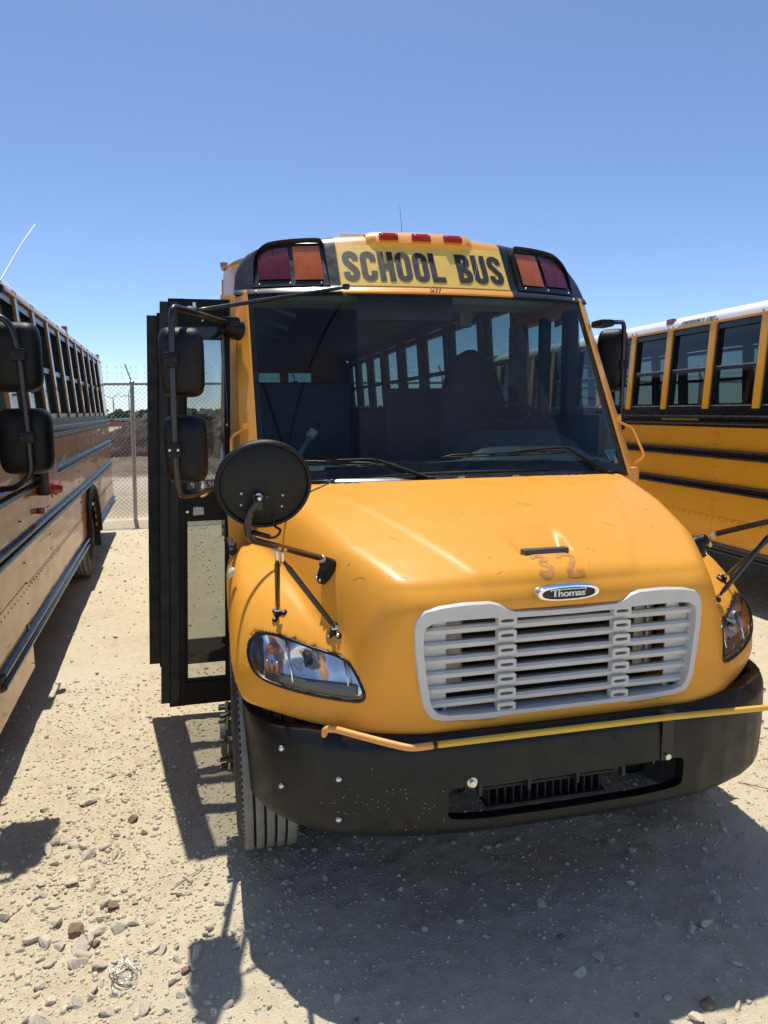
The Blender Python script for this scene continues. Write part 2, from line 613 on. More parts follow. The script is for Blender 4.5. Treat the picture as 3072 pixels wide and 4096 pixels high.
ROCKM = [rock_mesh(i, M['stone3' if i == 13 else ('stone', 'stone', 'stone2')[i % 3]]) for i in range(14)]
ROCKS = [(-2.07, 3.3, .058), (-2.03, 3.29, .045), (-1.99, 3.25, .054), (-1.94, 3.23, .047), (-1.84, 3.2, .053), (-1.79, 3.14, .049), (-2.09, 3.23, .069), (-1.9, 3.15, .064), (-1.85, 2.93, .047), (-1.71, 2.88, .035), (-1.74, 2.78, .061), (-1.83, 2.77, .04), (-1.81, 2.72, .034), (-1.78, 2.71, .031), (-1.95, 2.73, .061), (-2.01, 2.66, .068), (-1.86, 2.66, .073), (-1.815, 2.665, .047), (-1.78, 2.64, .064), (-1.71, 2.64, .051), (-1.67, 2.66, .036), (-1.64, 2.66, .041), (-1.8, 2.61, .059), (-1.775, 2.585, .038), (-1.83, 2.57, .081), (-1.97, 2.63, .057), (-1.91, 2.6, .049), (-1.81, 2.53, .05), (-1.82, 2.49, .06), (-1.74, 2.47, .059), (-1.55, 2.5, .049), (-1.52, 2.48, .044), (-1.88, 2.34, .046), (-1.79, 2.31, .05), (-1.68, 2.25, .054), (-1.75, 2.35, .043), (-1.75, 2.32, .036), (-1.94, 2.29, .053), (-1.89, 2.24, .071), (-1.5, 2.2, .027), (-1.48, 2.2, .027), (-2.17, 2.82, .05), (-1.47, 2.37, .038), (-1.47, 2.32, .038), (-1.69, 2.47, .03), (-1.81, 2.3, .033), (-1.67, 3.29, .048), (-2.11, 3.38, .056), (-1.8, 3.29, .042), (-1.64, 2.81, .027), (-1.61, 2.8, .027), (-1.94, 2.98, .062), (-2.04, 2.92, .039), (-1.99, 2.83, .038), (-1.35, 2.57, .048), (-1.36, 2.53, .035), (-1.39, 2.43, .059), (-1.46, 2.42, .04), (-1.4, 2.37, .058), (-1.43, 2.36, .04), (-1.46, 2.33, .036), (-1.4, 2.26, .051), (-1.44, 2.25, .03), (-1.31, 2.69, .036), (-1.39, 2.7, .028), (-1.44, 2.8, .031), (-1.44, 2.87, .036), (-1.31, 2.09, .034), (-1.49, 2.14, .029), (-1.39, 2.16, .035), (-1.33, 2.16, .024), (-1.31, 2.31, .025), (-1.28, 2.17, .035), (-1.25, 2.44, .031), (-1.24, 2.47, .024), (-1.23, 2.53, .022), (-1.2, 2.51, .03), (-1.14, 2.46, .025), (-.91, 2.11, .037), (-1.03, 2.75, .042), (-.99, 2.85, .022), (-1.1, 2.21, .038), (-.86, 2.01, .023), (-1.08, 2.06, .02), (-1.04, 2.87, .024), (.48, 2.66, .046), (.53, 2.56, .042), (.87, 2.74, .036), (.84, 2.67, .034), (.06, 2.05, .057), (-.04, 2.0, .044), (-.06, 2.12, .027), (-.02, 2.18, .029), (.7, 2.21, .037), (.58, 2.17, .032), (.56, 2.1, .058), (.48, 2.08, .038), (.53, 1.9, .037), (-.13, 1.91, .025), (.31, 1.77, .05), (.24, 1.74, .052), (.31, 1.71, .038), (.78, 2.05, .03), (.43, 2.48, .027), (1.09, 2.54, .034), (.06, 1.8, .02), (.45, 1.75, .022), (.1, 1.99, .033), (.38, 2.15, .029), (1.26, 2.57, .047), (-1.99, 3.63, .08), (-1.9, 3.9, .054), (-2.12, 3.82, .03), (-1.88, 3.38, .027), (-1.74, 3.41, .059), (-2.03, 2.49, .044), (-2.16, 3.56, .034), (-1.92, 5.25, .046), (-2.26, 6.46, .046), (-2.47, 8.7, .049)]
rr = random.Random(5)
while len(ROCKS) < 285:
    if rr.random() < .65:
        x = rr.gauss(-1.85, .28); y = rr.gauss(2.75, .55)
    else:
        x = rr.uniform(-2.4, 1.6); y = rr.uniform(1.6, 4.5)
    if y < 1.6 or x < -2.6 or (x > -1.3 and y > 2.9):
        continue
    ROCKS.append((x, y, min(.05, .017 + rr.expovariate(1 / .009))))
RH = ground_h(np.array([r[0] for r in ROCKS]), np.array([r[1] for r in ROCKS]))
NAMED = {}
for i, (x, y, s) in enumerate(ROCKS):
    o = bpy.data.objects.new("stone", ROCKM[(i * 5 + int(s * 1000)) % 14])
    COL.objects.link(o)
    o.location = (x, y, RH[i] + s * rr.uniform(.08, .2))
    o.scale = (s, s, s * rr.uniform(.8, 1.1))
    o.rotation_euler = (rr.uniform(-.5, .5), rr.uniform(-.5, .5), rr.uniform(0, 6.28))
    inshade = -1.15 < x < 1.15 and y > 1.9
    lab = None
    if i < 118 and s >= .045:
        size = "large" if s > .062 else "mid-sized"
        best = min((((x - lx) ** 2 + (y - ly) ** 2) ** .5, ln, lx, ly) for ln, lx, ly in (
            ("the tangled silver wire", -1.645, 2.385), ("the left bus's mirror shadow", -2.15, 3.1), ("the round mirror shadows", -1.36, 2.25),
            ("the door's barred shadow", -1.5, 3.2), ("the dry weed in the shade", .75, 2.72), ("the sunlit front corner", .6, 1.65), ("the front tyre", -1.08, 2.85)))
        dx, dy = x - best[2], y - best[3]
        side = ("right of" if dx > 0 else "left of") if abs(dx) > abs(dy) else ("behind" if dy > 0 else "in front of")
        base_l = "%s pale stone %s %s" % (size, side, best[1])
        k_ = NAMED.get(base_l, 0); NAMED[base_l] = k_ + 1
        far_ = ("", ", next one in its cluster", ", third of that cluster", ", fourth of that cluster", ", fifth of that cluster", ", sixth of that cluster")
        if k_ < len(far_):
            lab = base_l + far_[k_]
    if lab is None:
        lab = "small pale limestone stone lying in the shade before the bumper" if inshade else "small pale limestone stone lying on the sunlit caliche gravel"
    tag(o, lab, "stone", "stones in the bus shadow" if inshade else "loose stones on the lot")
# loose fine gravel nobody could count
NP = 30000
px = np.concatenate([RNG.uniform(-3.1, 2.2, NP // 2), RNG.normal(-1.75, .5, NP // 4), RNG.uniform(-3.2, 6.5, NP // 4)])
py = np.concatenate([RNG.uniform(1.4, 5.5, NP // 2), RNG.normal(2.7, .9, NP // 4), RNG.uniform(3, 13, NP // 4)])
keep = py > 1.3
px, py = px[keep], py[keep]
ps = (.0022 + RNG.exponential(.0023, len(px))).clip(0, .016) * np.clip(.75 + np.hypot(px + 1.2, py) / 8, 1, 2.2)
pz = ground_h(px, py) + ps * .25
ico = bmesh.new(); bmesh.ops.create_icosphere(ico, subdivisions=1, radius=1.)
iv = np.array([v.co for v in ico.verts]); ico.verts.index_update()
it = np.array([[v.index for v in f.verts] for f in ico.faces]); ico.free()
n_ = len(px)
jit = 1 + RNG.uniform(-.32, .32, (n_, len(iv), 1))
ang = RNG.uniform(0, 6.28, n_)
V = iv[None] * jit * np.stack([np.ones(n_), RNG.uniform(.6, 1, n_), RNG.uniform(.45, .8, n_)], -1)[:, None, :]
ca, sa = np.cos(ang)[:, None], np.sin(ang)[:, None]
V = np.stack([V[..., 0] * ca - V[..., 1] * sa, V[..., 0] * sa + V[..., 1] * ca, V[..., 2]], -1) * ps[:, None, None]
V += np.stack([px, py, pz], -1)[:, None, :]
me = bpy.data.meshes.new("gravel")
F = (it[None] + (np.arange(n_) * len(iv))[:, None, None]).reshape(-1, 3)
me.vertices.add(n_ * len(iv)); me.vertices.foreach_set('co', V.ravel().astype(np.float32))
me.loops.add(F.size); me.polygons.add(len(F))
me.loops.foreach_set('vertex_index', F.ravel().astype(np.int32))
me.polygons.foreach_set('loop_start', (np.arange(len(F)) * 3).astype(np.int32))
me.update(calc_edges=True)
mg = mat("gravel_mix", (.68, .60, .45), .92, var=.25, vs=45, spec=.2)
me.materials.append(mg)
gravel = bpy.data.objects.new("gravel", me)
COL.objects.link(gravel)
gravel['kind'] = 'stuff'; gravel['label'] = "fine caliche gravel scattered over the lot"; gravel['category'] = "gravel"

# ------------------------------------------------------------------ far off: tree line, turbines, barrier, trailer
M['leaf'] = mat("far_foliage", (.062, .085, .030), .8, var=.45, vs=.25)
tv = MB()
tr_ = random.Random(3)
for i in range(2600):
    x = tr_.uniform(-95, 80); y = tr_.uniform(172, 198)
    top = 3.5 + .9 * math.sin(x * .21) * math.sin(x * .07 + 1) + tr_.uniform(-.7, .6)
    r = tr_.uniform(.45, 1.1)
    z = tr_.uniform(-.4, top - r)
    a = tr_.uniform(0, 6)
    vs = []
    for k in range(6):
        th = a + k * PI / 3
        vs.append((x + math.cos(th) * r * tr_.uniform(.8, 1.3), y + tr_.uniform(-.8, .8), z + math.sin(th) * r * tr_.uniform(.7, 1.)))
    tv.add(vs + [(x, y - r * .6, z)], [(k, (k + 1) % 6, 6) for k in range(6)])
o = tv.build("treeline", M['leaf'])
o['kind'] = 'stuff'; o['label'] = "low dark green wood along the horizon beyond the field"; o['category'] = "wood"
M['turbine'] = mat("turbine_white", (.62, .64, .66), .5, var=.02)
for (tx, ty, hub, a0, lab) in ((-376., 3000., 74., .35, "right hand wind turbine seen beside the fence post"), (-437., 3000., 62., .9, "left hand wind turbine behind the fence near the bus")):
    T = thing("wind_turbine", lab, "wind turbine", (tx, ty, -12), "wind turbines on the horizon")
    mb = MB().tube([(0, 0, 0), (0, 0, hub + 12)], [3.0, 1.7], 10)
    mb.build("tower", M['turbine'], T)
    MB().box((0, -1, hub + 13), (4, 11, 4)).build("nacelle", M['turbine'], T)
    for k in range(3):
        a = a0 + k * 2 * PI / 3
        d = Vector((math.sin(a), 0, math.cos(a)))
        MB().tube([Vector((0, -7, hub + 13)), Vector((0, -7, hub + 13)) + d * 12, Vector((0, -7, hub + 13)) + d * 44], [1.2, 2.1, .4], 6).build("blade", M['turbine'], T)
M['rednet'] = mat("red_barrier", (.45, .07, .05), .8, var=.2)
bt = thing("barrier_fence", "low red plastic barrier fence across the far field", "barrier fence", (-12, 100, 0))
OFF[0] = Vector((-12, 100, 0))
mb = MB()
for i in range(60):
    x = -60 + i * 1.6
    mb.add([(x, 100, .30), (x + 1.6, 100, .30), (x + 1.6, 100.02, .80 + .05 * math.sin(i * 1.7)), (x, 100.02, .80 + .05 * math.sin((i - 1) * 1.7))], [(0, 1, 2, 3)])
mb.build("netting", M['rednet'], bt)
mb = MB()
for i in range(30):
    mb.cyl((-60 + i * 3.2, 100.1, -.3), (-60 + i * 3.2, 100.1, .9), .03, 6)
mb.build("stake", M['rail'], bt)
OFF[0] = Vector((0, 0, 0))
M['trail'] = mat("trailer_grey", (.40, .42, .43), .5, var=.1)
for (x, L_, lab) in ((-15.5, 9., "long grey flat trailer parked far off before the wood"), (-23., 3., "short pale trailer parked far off left of the fence post")):
    T = thing("trailer", lab, "trailer", (x, 130, 0), "trailers far beyond the fence")
    MB().rbox((0, 0, .92), (L_, 2.5, .42), .08).build("flat_bed", M['trail'], T)
    MB().bx(-L_ / 2, L_ / 2, -1.28, -1.25, .60, .70).build("side_skirt", M['rail'], T)
    for sx_ in (-.32, .3):
        wm = MB().cyl((L_ * sx_, -1.2, .45), (L_ * sx_, -.9, .45), .48, 14)
        wm.build("wheel", M['tyre'], T)

M['soil'] = mat("dark_soil", (.105, .078, .055), .95, var=.5, vs=2.5, bump=.6, bs=12, spec=.1)
for (mx, my, r_, hh) in ((-4.1, 28.6, 1.5, 1.15), (-2.2, 30.5, 1.9, 1.2), (-8.4, 38.5, 1.7, .75), (-6.1, 33.5, 1.1, .45), (-11.5, 44., 3.0, .9), (-4.5, 47., 4.0, .8), (5., 34., 2.2, 1.0)):
    n_m = 46
    P = []
    th_ = np.linspace(-1, 1, n_m)
    for a in th_:
        X_ = mx + a * r_ * 1.7; Yv = my + th_ * r_
        e = np.clip(1 - a * a - th_ ** 2, 0, 1) ** .8
        zz_ = hh * e * (1 + 1.3 * fbm(X_ + 0 * Yv, Yv, 1.1, 4, 61)) + .30 * e ** .5 * fbm(X_ + 0 * Yv, Yv, 4.5, 3, 67) + ground_h(X_ + 0 * Yv, Yv) - .04
        P.append([(X_, y_, z_) for y_, z_ in zip(Yv, zz_)])
    o = MB().grid(P).build("dirt_mound", M['soil'])
    o['kind'] = 'structure'

# ------------------------------------------------------------------ chain link fence
FY = 13.75
fence = thing("chain_link_fence", "chain link fence topped with three strands of barbed wire behind the buses", "fence", (0, FY, 0))
OFF[0] = Vector((0, FY, 0))
X0, X1, ZT = -22., 16., 2.55
mb = MB()
pit = .082
hgt = ZT - .04
nst = int((X1 - X0 + hgt) / pit)
for s_ in (1, -1):
    for i in range(nst):
        xb = X0 - hgt + i * pit if s_ > 0 else X0 + i * pit
        # a strand leaning one way, clipped at the ends
        za, zb = .04, ZT
        xa, xb2 = xb, xb + s_ * hgt
        if s_ > 0:
            if xa < X0: za += X0 - xa; xa = X0
            if xb2 > X1: zb -= xb2 - X1; xb2 = X1
        else:
            if xa > X1: za += xa - X1; xa = X1
            if xb2 < X0: zb -= X0 - xb2; xb2 = X0
        if zb - za < .05:
            continue
        off_ = .003 * s_
        mb.tube([(xa, FY + off_, za), (xb2, FY + off_, zb)], .0034, 3, cap=False)
o = mb.build("chain_link_mesh", M['wire'], fence)
o['kind'] = 'stuff'
MB().tube([(X0, FY + .03, ZT + .01), (X1, FY + .03, ZT + .01)], .024, 10).build("top_rail", M['galv'], fence)
post_x = [-2.95 - 3.05 * k for k in range(1, 7)] + [-2.95 + 3.05 * k for k in range(0, 7)]
pm = MB().tube([(0, FY + .045, -.15), (.10, FY + .045, ZT + .03)], .038, 12)
pm.lathe([(.04, -.02), (.047, 0), (.044, .03), (.02, .05), (0, .05)], (.10, FY + .045, ZT + .03), (0, 0, 1), 12)
pme = pm.mesh("post", M['galv'], 40)
am = MB().box((.05, FY + .045, ZT + .20), (.022, .04, .36), Matrix.Rotation(-.30, 3, 'Y')).mesh("barb_arm", M['galv'])
for x in post_x:
    o = bpy.data.objects.new("post", pme); COL.objects.link(o); o.parent = fence; o.location.x = x
    a = bpy.data.objects.new("barb_arm", am); COL.objects.link(a); a.parent = o
    a.location = (0, 0, 0)
for k in range(3):
    z = ZT + .12 + k * .10
    x_off = .0
    pts = [(X0 + i * .5, FY + .045, z - .012 * abs(math.sin(i * .5 * PI / 3.05)) + .004 * math.sin(i * 2.1)) for i in range(int((X1 - X0) / .5) + 1)]
    mb = MB().tube(pts, .0030, 4, cap=False)
    for i in range(int((X1 - X0) / .125)):
        x = X0 + i * .125 + .02 * math.sin(i * 3.3)
        mb.tube([(x - .012, FY + .03, z - .018), (x + .012, FY + .06, z + .018)], .0022, 3, cap=False)
        mb.tube([(x + .012, FY + .03, z - .018), (x - .012, FY + .06, z + .018)], .0022, 3, cap=False)
    mb.build("barbed_wire", M['wire'], fence)
mb = MB()
for i in range(int((X1 - X0) / pit)):
    x = X0 + i * pit * 2
    if x > X1: break
    mb.tube([(x - .02, FY, ZT + .06), (x, FY, ZT + .02), (x + .02, FY, ZT + .06)], .0025, 3, cap=False)
mb.build("selvage", M['wire'], fence)
OFF[0] = Vector((0, 0, 0))


# ------------------------------------------------------------------ wheels
def wheel(parent, c, out, front=False, r=.50, wdt=.26, name="wheel"):
    """c: centre of the tyre, out: +1/-1 the side that faces outwards"""
    c = Vector(c)
    ax = Vector((out, 0, 0))
    h = wdt / 2
    tw = .108                                   # half tread
    tyre = MB()
    # sidewalls (index 0) and shoulder
    sw = [(.30, h * .72), (.325, h * .96), (.37, h * 1.06), (.41, h * 1.08), (.445, h * 1.03), (.462, h * .98), (.466, h * 1.0), (.484, h * .93), (r - .004, tw + .004)]
    tyre.lathe(sw, c, ax, 56)
    tyre.lathe([(a, -b) for a, b in sw], c, ax, 56)
    tyre.cur = 1                                 # tread ribs with grooves between
    g = .011
    edges = [-tw, -.066, -.022, .022, .066, tw]
    for i in range(5):
        a0 = edges[i] + (g / 2 if i else 0); a1 = edges[i + 1] - (g / 2 if i < 4 else 0)
        tyre.lathe([(r - .016, a0), (r - .002, a0), (r, a0 + .004), (r, a1 - .004), (r - .002, a1), (r - .016, a1)], c, ax, 88)
    tyre.cur = 2
    tyre.lathe([(r - .014, -tw), (r - .014, tw)], c, ax, 56)
    # scalloped shoulder teeth
    tyre.cur = 1
    for k in range(110):
        th = 2 * PI * k / 110
        for sd in (1, -1):
            p = c + ax * (sd * (tw + .002)) + Vector((0, math.cos(th), math.sin(th))) * (r - .012)
            tyre.box(p, (.010, .012, .020), Matrix.Rotation(th - PI / 2, 3, 'X'))
    w_ = tyre.build(name, [M['tyre'], M['tread'], M['groove']], parent, 40)
    rim = MB()
    if front:
        prof = [(.315, h * .80), (.318, h * .92), (.308, h * .95), (.295, h * .80), (.285, h * .3), (.255, h * .15), (.225, h * .75), (.205, h * 1.05), (.16, h * 1.12), (.11, h * 1.12), (.105, h * 1.5), (.04, h * 1.55), (0, h * 1.55)]
    else:
        prof = [(.315, h * .80), (.318, h * .92), (.308, h * .95), (.29, h * .6), (.285, -h * .3), (.24, -h * .8), (.20, -h * .75), (.16, -h * .7), (.12, -h * .7), (.11, h * .5), (.05, h * .6), (0, h * .6)]
    rim.lathe(prof, c, ax, 40)
    ro = rim.build("rim", M['rim'], w_, 40)
    x0 = h * 1.12 if front else -h * .7
    im = MB()
    for k in range(10):
        th = 2 * PI * (k + .5) / 10
        p = c + Vector((0, math.cos(th), math.sin(th))) * .143
        if front or k % 2 == 0:
            nm = MB().cyl(p + ax * (x0 - .005), p + ax * (x0 + .028), .019, 6)
            nm.cyl(p + ax * (x0 + .0285), p + ax * (x0 + .058), .011, 8)
            nm.build("wheel_nut", M['rust'], w_, 40)
        if front:
            q = c + Vector((0, math.cos(th + .31), math.sin(th + .31))) * .165
            im.tube([p + ax * (x0 + .016) + Vector((0, 0, .02)), q + ax * (x0 + .02), p + ax * (x0 + .014) - Vector((0, .0, .02))], .004, 5)
    if front:
        im.build("nut_indicator", M['lime'], w_)
    return w_


# ------------------------------------------------------------------ bus body shared by the three buses
W = 1.22


def xs(z):
    return W - max(0., z - 1.95) * .062


RAILP = [(.0, 0), (.022, .004), (.034, .014), (.034, .026), (.024, .036), (.010, .040), (.010, .058), (.024, .062), (.034, .072), (.034, .084), (.022, .094), (.0, .098)]


def rail_mesh(y0, y1, h=.098):
    k = h / .098
    P = []
    for y in (y0, y0 + .012, y1 - .012, y1):
        s_ = .25 if y in (y0, y1) else 1.
        P.append([(d * s_, y, z * k) for d, z in RAILP])
    mb = MB().grid(P)
    mb.add([(d * .25, y0, z * k) for d, z in RAILP], [tuple(range(len(RAILP)))])
    mb.add([(d * .25, y1, z * k) for d, z in RAILP], [tuple(range(len(RAILP)))])
    return mb.mesh("rub_rail", M['rail'], 35)


def put(name, mesh, parent, loc=(0, 0, 0), sx=1):
    o = bpy.data.objects.new(name, mesh)
    COL.objects.link(o)
    o.parent = parent
    o.location = loc
    if sx < 0:
        o.scale = (-1, 1, 1)
    return o


def roof_pt(u, y, drop=0.):
    """u in [-1,1] across the roof"""
    a = u * PI / 2
    hw = xs(2.90) - drop
    n = 2.7
    cx, sz = math.sin(a), math.cos(a)
    x = hw * math.copysign(abs(cx) ** (2 / n), cx)
    z = 2.895 + (.195 - drop) * abs(sz) ** (2 / n)
    return (x, y, z)


def window_mesh(y0, y1):
    """black sash window between two pillars on the +X side, hinge x = xs(z)"""
    def P(y, z, inset):
        return (xs(z) - inset, y, z)
    fr = MB()
    def bar(ya, yb, za, zb, i0, i1):
        vs = [P(ya, za, i0), P(yb, za, i0), P(yb, zb, i0), P(ya, zb, i0), P(ya, za, i1), P(yb, za, i1), P(yb, zb, i1), P(ya, zb, i1)]
        fr.add(vs, [(0, 1, 2, 3), (7, 6, 5, 4), (0, 4, 5, 1), (1, 5, 6, 2), (2, 6, 7, 3), (3, 7, 4, 0)])
    zb, zt, zm = 1.985, 2.858, 2.405
    bar(y0, y0 + .028, zb, zt, .012, .075); bar(y1 - .028, y1, zb, zt, .012, .075)
    bar(y0 + .028, y1 - .028, zb, zb + .032, .010, .075); bar(y0 + .028, y1 - .028, zt - .05, zt, .012, .075)
    bar(y0 + .028, y1 - .028, zm - .018, zm + .016, .020, .06)
    bar(y0 + .028, y0 + .052, zm + .016, zt - .05, .034, .06); bar(y1 - .052, y1 - .028, zm + .016, zt - .05, .034, .06)
    bar(y0 + .028, y0 + .05, zb + .032, zm - .018, .022, .05); bar(y1 - .05, y1 - .028, zb + .032, zm - .018, .022, .05)
    sl = MB()
    def bar2(ya, yb, za, zb_, i0, i1):
        nonlocal sl
        vs = [P(ya, za, i0), P(yb, za, i0), P(yb, zb_, i0), P(ya, zb_, i0), P(ya, za, i1), P(yb, za, i1), P(yb, zb_, i1), P(ya, zb_, i1)]
        sl.add(vs, [(0, 1, 2, 3), (7, 6, 5, 4), (0, 4, 5, 1), (1, 5, 6, 2), (2, 6, 7, 3), (3, 7, 4, 0)])
    bar2(y0 + .03, y1 - .03, zm + .0165, zm + .027, .018, .045)
    sl1 = sl.mesh("sash_bar", M['alu']); sl = MB()
    bar2(y0 + .03, y1 - .03, zb + .0325, zb + .043, .008, .045)
    pu = MB().add([P(y0 + .03, zm, .047), P(y1 - .03, zm, .047), P(y1 - .03, zt - .03, .047), P(y0 + .03, zt - .03, .047)], [(0, 1, 2, 3)])
    pl = MB().add([P(y0 + .03, zb, .036), P(y1 - .03, zb, .036), P(y1 - .03, zm, .036), P(y0 + .03, zm, .036)], [(0, 1, 2, 3)])
    return fr.mesh("window", M['rail']), (sl1, sl.mesh("sash_bar", M['alu'])), pu.mesh("pane", M['glass']), pl.mesh("pane", M['glass'])


def bus_body(root, pil, y_rear, axle, y_left, y_right, roof0, side='side', zb=.46, pw=.092, seats=True, rear_win=((-.58, -.16), (.0, .42))):
    """pil: centres of the window pillars; y_left / y_right: where each side wall begins"""
    yd = y_rear
    seam = 2.13
    for sd in (1, -1):
        ys = y_right if sd > 0 else y_left
        # side panels between belt and skirt, with seams
        cuts = [ys]
        while cuts[-1] + seam * 1.4 < yd:
            cuts.append(cuts[-1] + seam)
        cuts.append(yd)
        def arch(y):
            d = abs(y - axle)
            return .50 + math.sqrt(max(0, .60 ** 2 - d * d)) if d < .60 else 0.
        for i in range(len(cuts) - 1):
            a, b_ = cuts[i] + .002, cuts[i + 1] - .002
            yy = sorted(set([a, b_] + [y for y in [axle + .60 * math.cos(k * PI / 16) for k in range(17)] if a < y < b_]))
            up = MB(); lo = MB()
            for k in range(len(yy) - 1):
                y0_, y1_ = yy[k], yy[k + 1]
                z0, z1 = max(.86, arch(y0_)), max(.86, arch(y1_))
                up.add([(sd * W, y0_, z0), (sd * W, y1_, z1), (sd * W, y1_, 1.975), (sd * W, y0_, 1.975),
                        (sd * (W - .03), y0_, z0), (sd * (W - .03), y1_, z1), (sd * (W - .03), y1_, 1.975), (sd * (W - .03), y0_, 1.975)],
                       [(0, 1, 2, 3), (7, 6, 5, 4), (0, 4, 5, 1), (2, 6, 7, 3), (0, 3, 7, 4), (1, 5, 6, 2)])
                z0, z1 = max(zb, arch(y0_)), max(zb, arch(y1_))
                if min(z0, z1) < .86:
                    o_ = .004
                    lo.add([(sd * (W + o_), y0_, min(z0, .875)), (sd * (W + o_), y1_, min(z1, .875)), (sd * (W + o_), y1_, .875), (sd * (W + o_), y0_, .875),
                            (sd * (W - .02), y0_, min(z0, .875)), (sd * (W - .02), y1_, min(z1, .875)), (sd * (W - .02), y1_, .875), (sd * (W - .02), y0_, .875)],
                           [(0, 1, 2, 3), (7, 6, 5, 4), (0, 4, 5, 1), (2, 6, 7, 3), (0, 3, 7, 4), (1, 5, 6, 2)])
            up.build("side_panel", M[side], root)
            if lo.v:
                lo.build("skirt_panel", M[side], root)
        rv = MB()
        y = ys + .06
        while y < yd - .05:
            if arch(y) < .84:
                rv.sphere((sd * (W + .004), y, .858), .0065, 6, 4)
            y += .095
        for cy in cuts[1:-1]:
            for k in range(9):
                z = .93 + k * .115
                rv.sphere((sd * W, cy - .03, z), .006, 6, 4); rv.sphere((sd * W, cy + .03, z), .006, 6, 4)
        rv.build("rivet_row", M['rust'], root)
        # rub rails
        for z, h in ((1.825, .098), (1.475, .098), (1.13, .095)):
            put("rub_rail", rail_mesh(ys + .02, yd - .03, h), root, (sd * W, 0, z), sd)
        for a, b_ in ((ys + .10, axle - .66), (axle + .66, yd - .05)):
            if b_ - a > .2:
                put("rub_rail", rail_mesh(a, b_, .115), root, (sd * (W + .004), 0, .49), sd)
        MB().bx(sd * (W - .02), sd * (W + .003), ys + .01, yd - .005, 1.80, 1.9745).build('belt_band', M['rail'], root)
        # belt sill, pillars, windows, header
        ws = [p for p in pil if p > ys - .3]
        MB().bx(sd * (W - .07), sd * (W + .004), ws[0], yd - .002, 1.9755, 1.988).build("belt_sill", M['rail'], root)
        pmh = MB()
        v = []
        for z, i0, i1 in ((1.99, -.006, .022), (2.872, -.006, .022)):
            for yy_ in (-pw / 2, pw / 2):
                v += [(xs(z) - i0, yy_, z), (xs(z) - i1, yy_, z)]
        pmh.add(v, [(0, 1, 3, 2), (4, 6, 7, 5), (0, 4, 5, 1), (2, 3, 7, 6), (0, 2, 6, 4), (1, 5, 7, 3)])
        pmm = pmh.mesh("window_pillar", M[side])
        lin = MB()
        v = []
        for z in (1.99, 2.872):
            for yy_ in (-pw / 2 + .002, pw / 2 - .002):
                v += [(xs(z) - .024, yy_, z), (xs(z) - .11, yy_, z)]
        lin.add(v, [(0, 1, 3, 2), (4, 6, 7, 5), (0, 4, 5, 1), (2, 3, 7, 6), (0, 2, 6, 4), (1, 5, 7, 3)])
        lim = lin.mesh('pillar_lining', M['lining'])
        cache = {}
        for i, p in enumerate(ws):
            put('pillar_lining', lim, put("window_pillar", pmm, root, (0, p, 0), sd))
            if i + 1 < len(ws):
                wd = round(ws[i + 1] - p - pw, 3)
                if wd < .2:
                    continue
                if wd not in cache:
                    cache[wd] = window_mesh(0, wd)
                fm, sm, pu, pl = cache[wd]
                wo = put("window", fm, root, (0, p + pw / 2, 0), sd)
                put("sash_bar", sm[0], wo); put("sash_bar", sm[1], wo)
                put("pane", pu, wo); put("pane", pl, wo)
        # end wall panel behind the last pillar
        MB().add([(sd * xs(1.99), ws[-1] + pw / 2, 1.99), (sd * xs(1.99), yd, 1.99), (sd * xs(2.872), yd, 2.872), (sd * xs(2.872), ws[-1] + pw / 2, 2.872),
                  (sd * (xs(1.99) - .05), ws[-1] + pw / 2, 1.99), (sd * (xs(1.99) - .05), yd, 1.99), (sd * (xs(2.872) - .05), yd, 2.872), (sd * (xs(2.872) - .05), ws[-1] + pw / 2, 2.872)],
                 [(0, 1, 2, 3), (7, 6, 5, 4), (0, 4, 5, 1), (2, 6, 7, 3), (0, 3, 7, 4), (1, 5, 6, 2)]).build("rear_quarter_panel", M[side], root)
        x_ = xs(2.9)
        MB().bx(sd * (x_ - .08), sd * (x_ + .014), max(roof0, ys - .3), yd, 2.8725, 2.896).build("drip_rail", M['yellow'], root)
        # lining under the windows
        MB().bx(sd * (W - .09), sd * (W - .05), ys + .1, yd - .05, .95, 1.974).build("wall_lining", M['lining'], root)
    # roof
    us = np.linspace(-1, 1, 33)
    ysn = [roof0, roof0 + .02] + list(np.linspace(roof0 + .5, yd - .3, 8)) + [yd - .12, yd - .03, yd]
    P = []
    for y in ysn:
        e = max(0, (y - (yd - .3)) / .3)
        P.append([(roof_pt(u, y)[0], y, roof_pt(u, y)[2] - .10 * e * e * math.cos(u * PI / 2) ** .7) for u in us])
    MB().grid(P).build("roof", M['white'], root, 60)
    P = [[roof_pt(u, y, .035) for u in us] for y in (roof0 + .03, yd - .06)]
    MB().grid(P).build("ceiling_lining", M['ceil'], root, True)
    rv = MB()
    for sd in (1, -1):
        for p in pil:
            if p > roof0 + .1:
                for dy in (-.045, .045):
                    for u in (.965, .985):
                        q = roof_pt(sd * u, p + dy)
                        rv.sphere(q, .009, 6, 4)
    rv.build("roof_rivet_row", M['alu'], root)
    # rear wall with door windows
    mb = MB()
    zs_ = [(.55, 2.33), (2.33, 2.72), (2.72, 3.05)]
    hw = W - .02
    mb.bx(-hw, hw, yd - .04, yd + .012, .55, 1.95)
    hw2 = xs(2.6) - .03
    mb.bx(-hw2, hw2, yd - .04, yd + .012, 1.95, 2.32)
    mb.prism([(roof_pt(u, 0, .04)[0], yd - .04, roof_pt(u, 0, .015)[2] - .06 * math.cos(u * PI / 2) ** .7) for u in np.linspace(-1, 1, 21)] + [(hw2, yd - .04, 2.72), (-hw2, yd - .04, 2.72)], (0, .05, 0))
    e0 = -hw2
    for a, b_ in rear_win:
        mb.bx(e0, a, yd - .04, yd + .012, 2.32, 2.72); e0 = b_
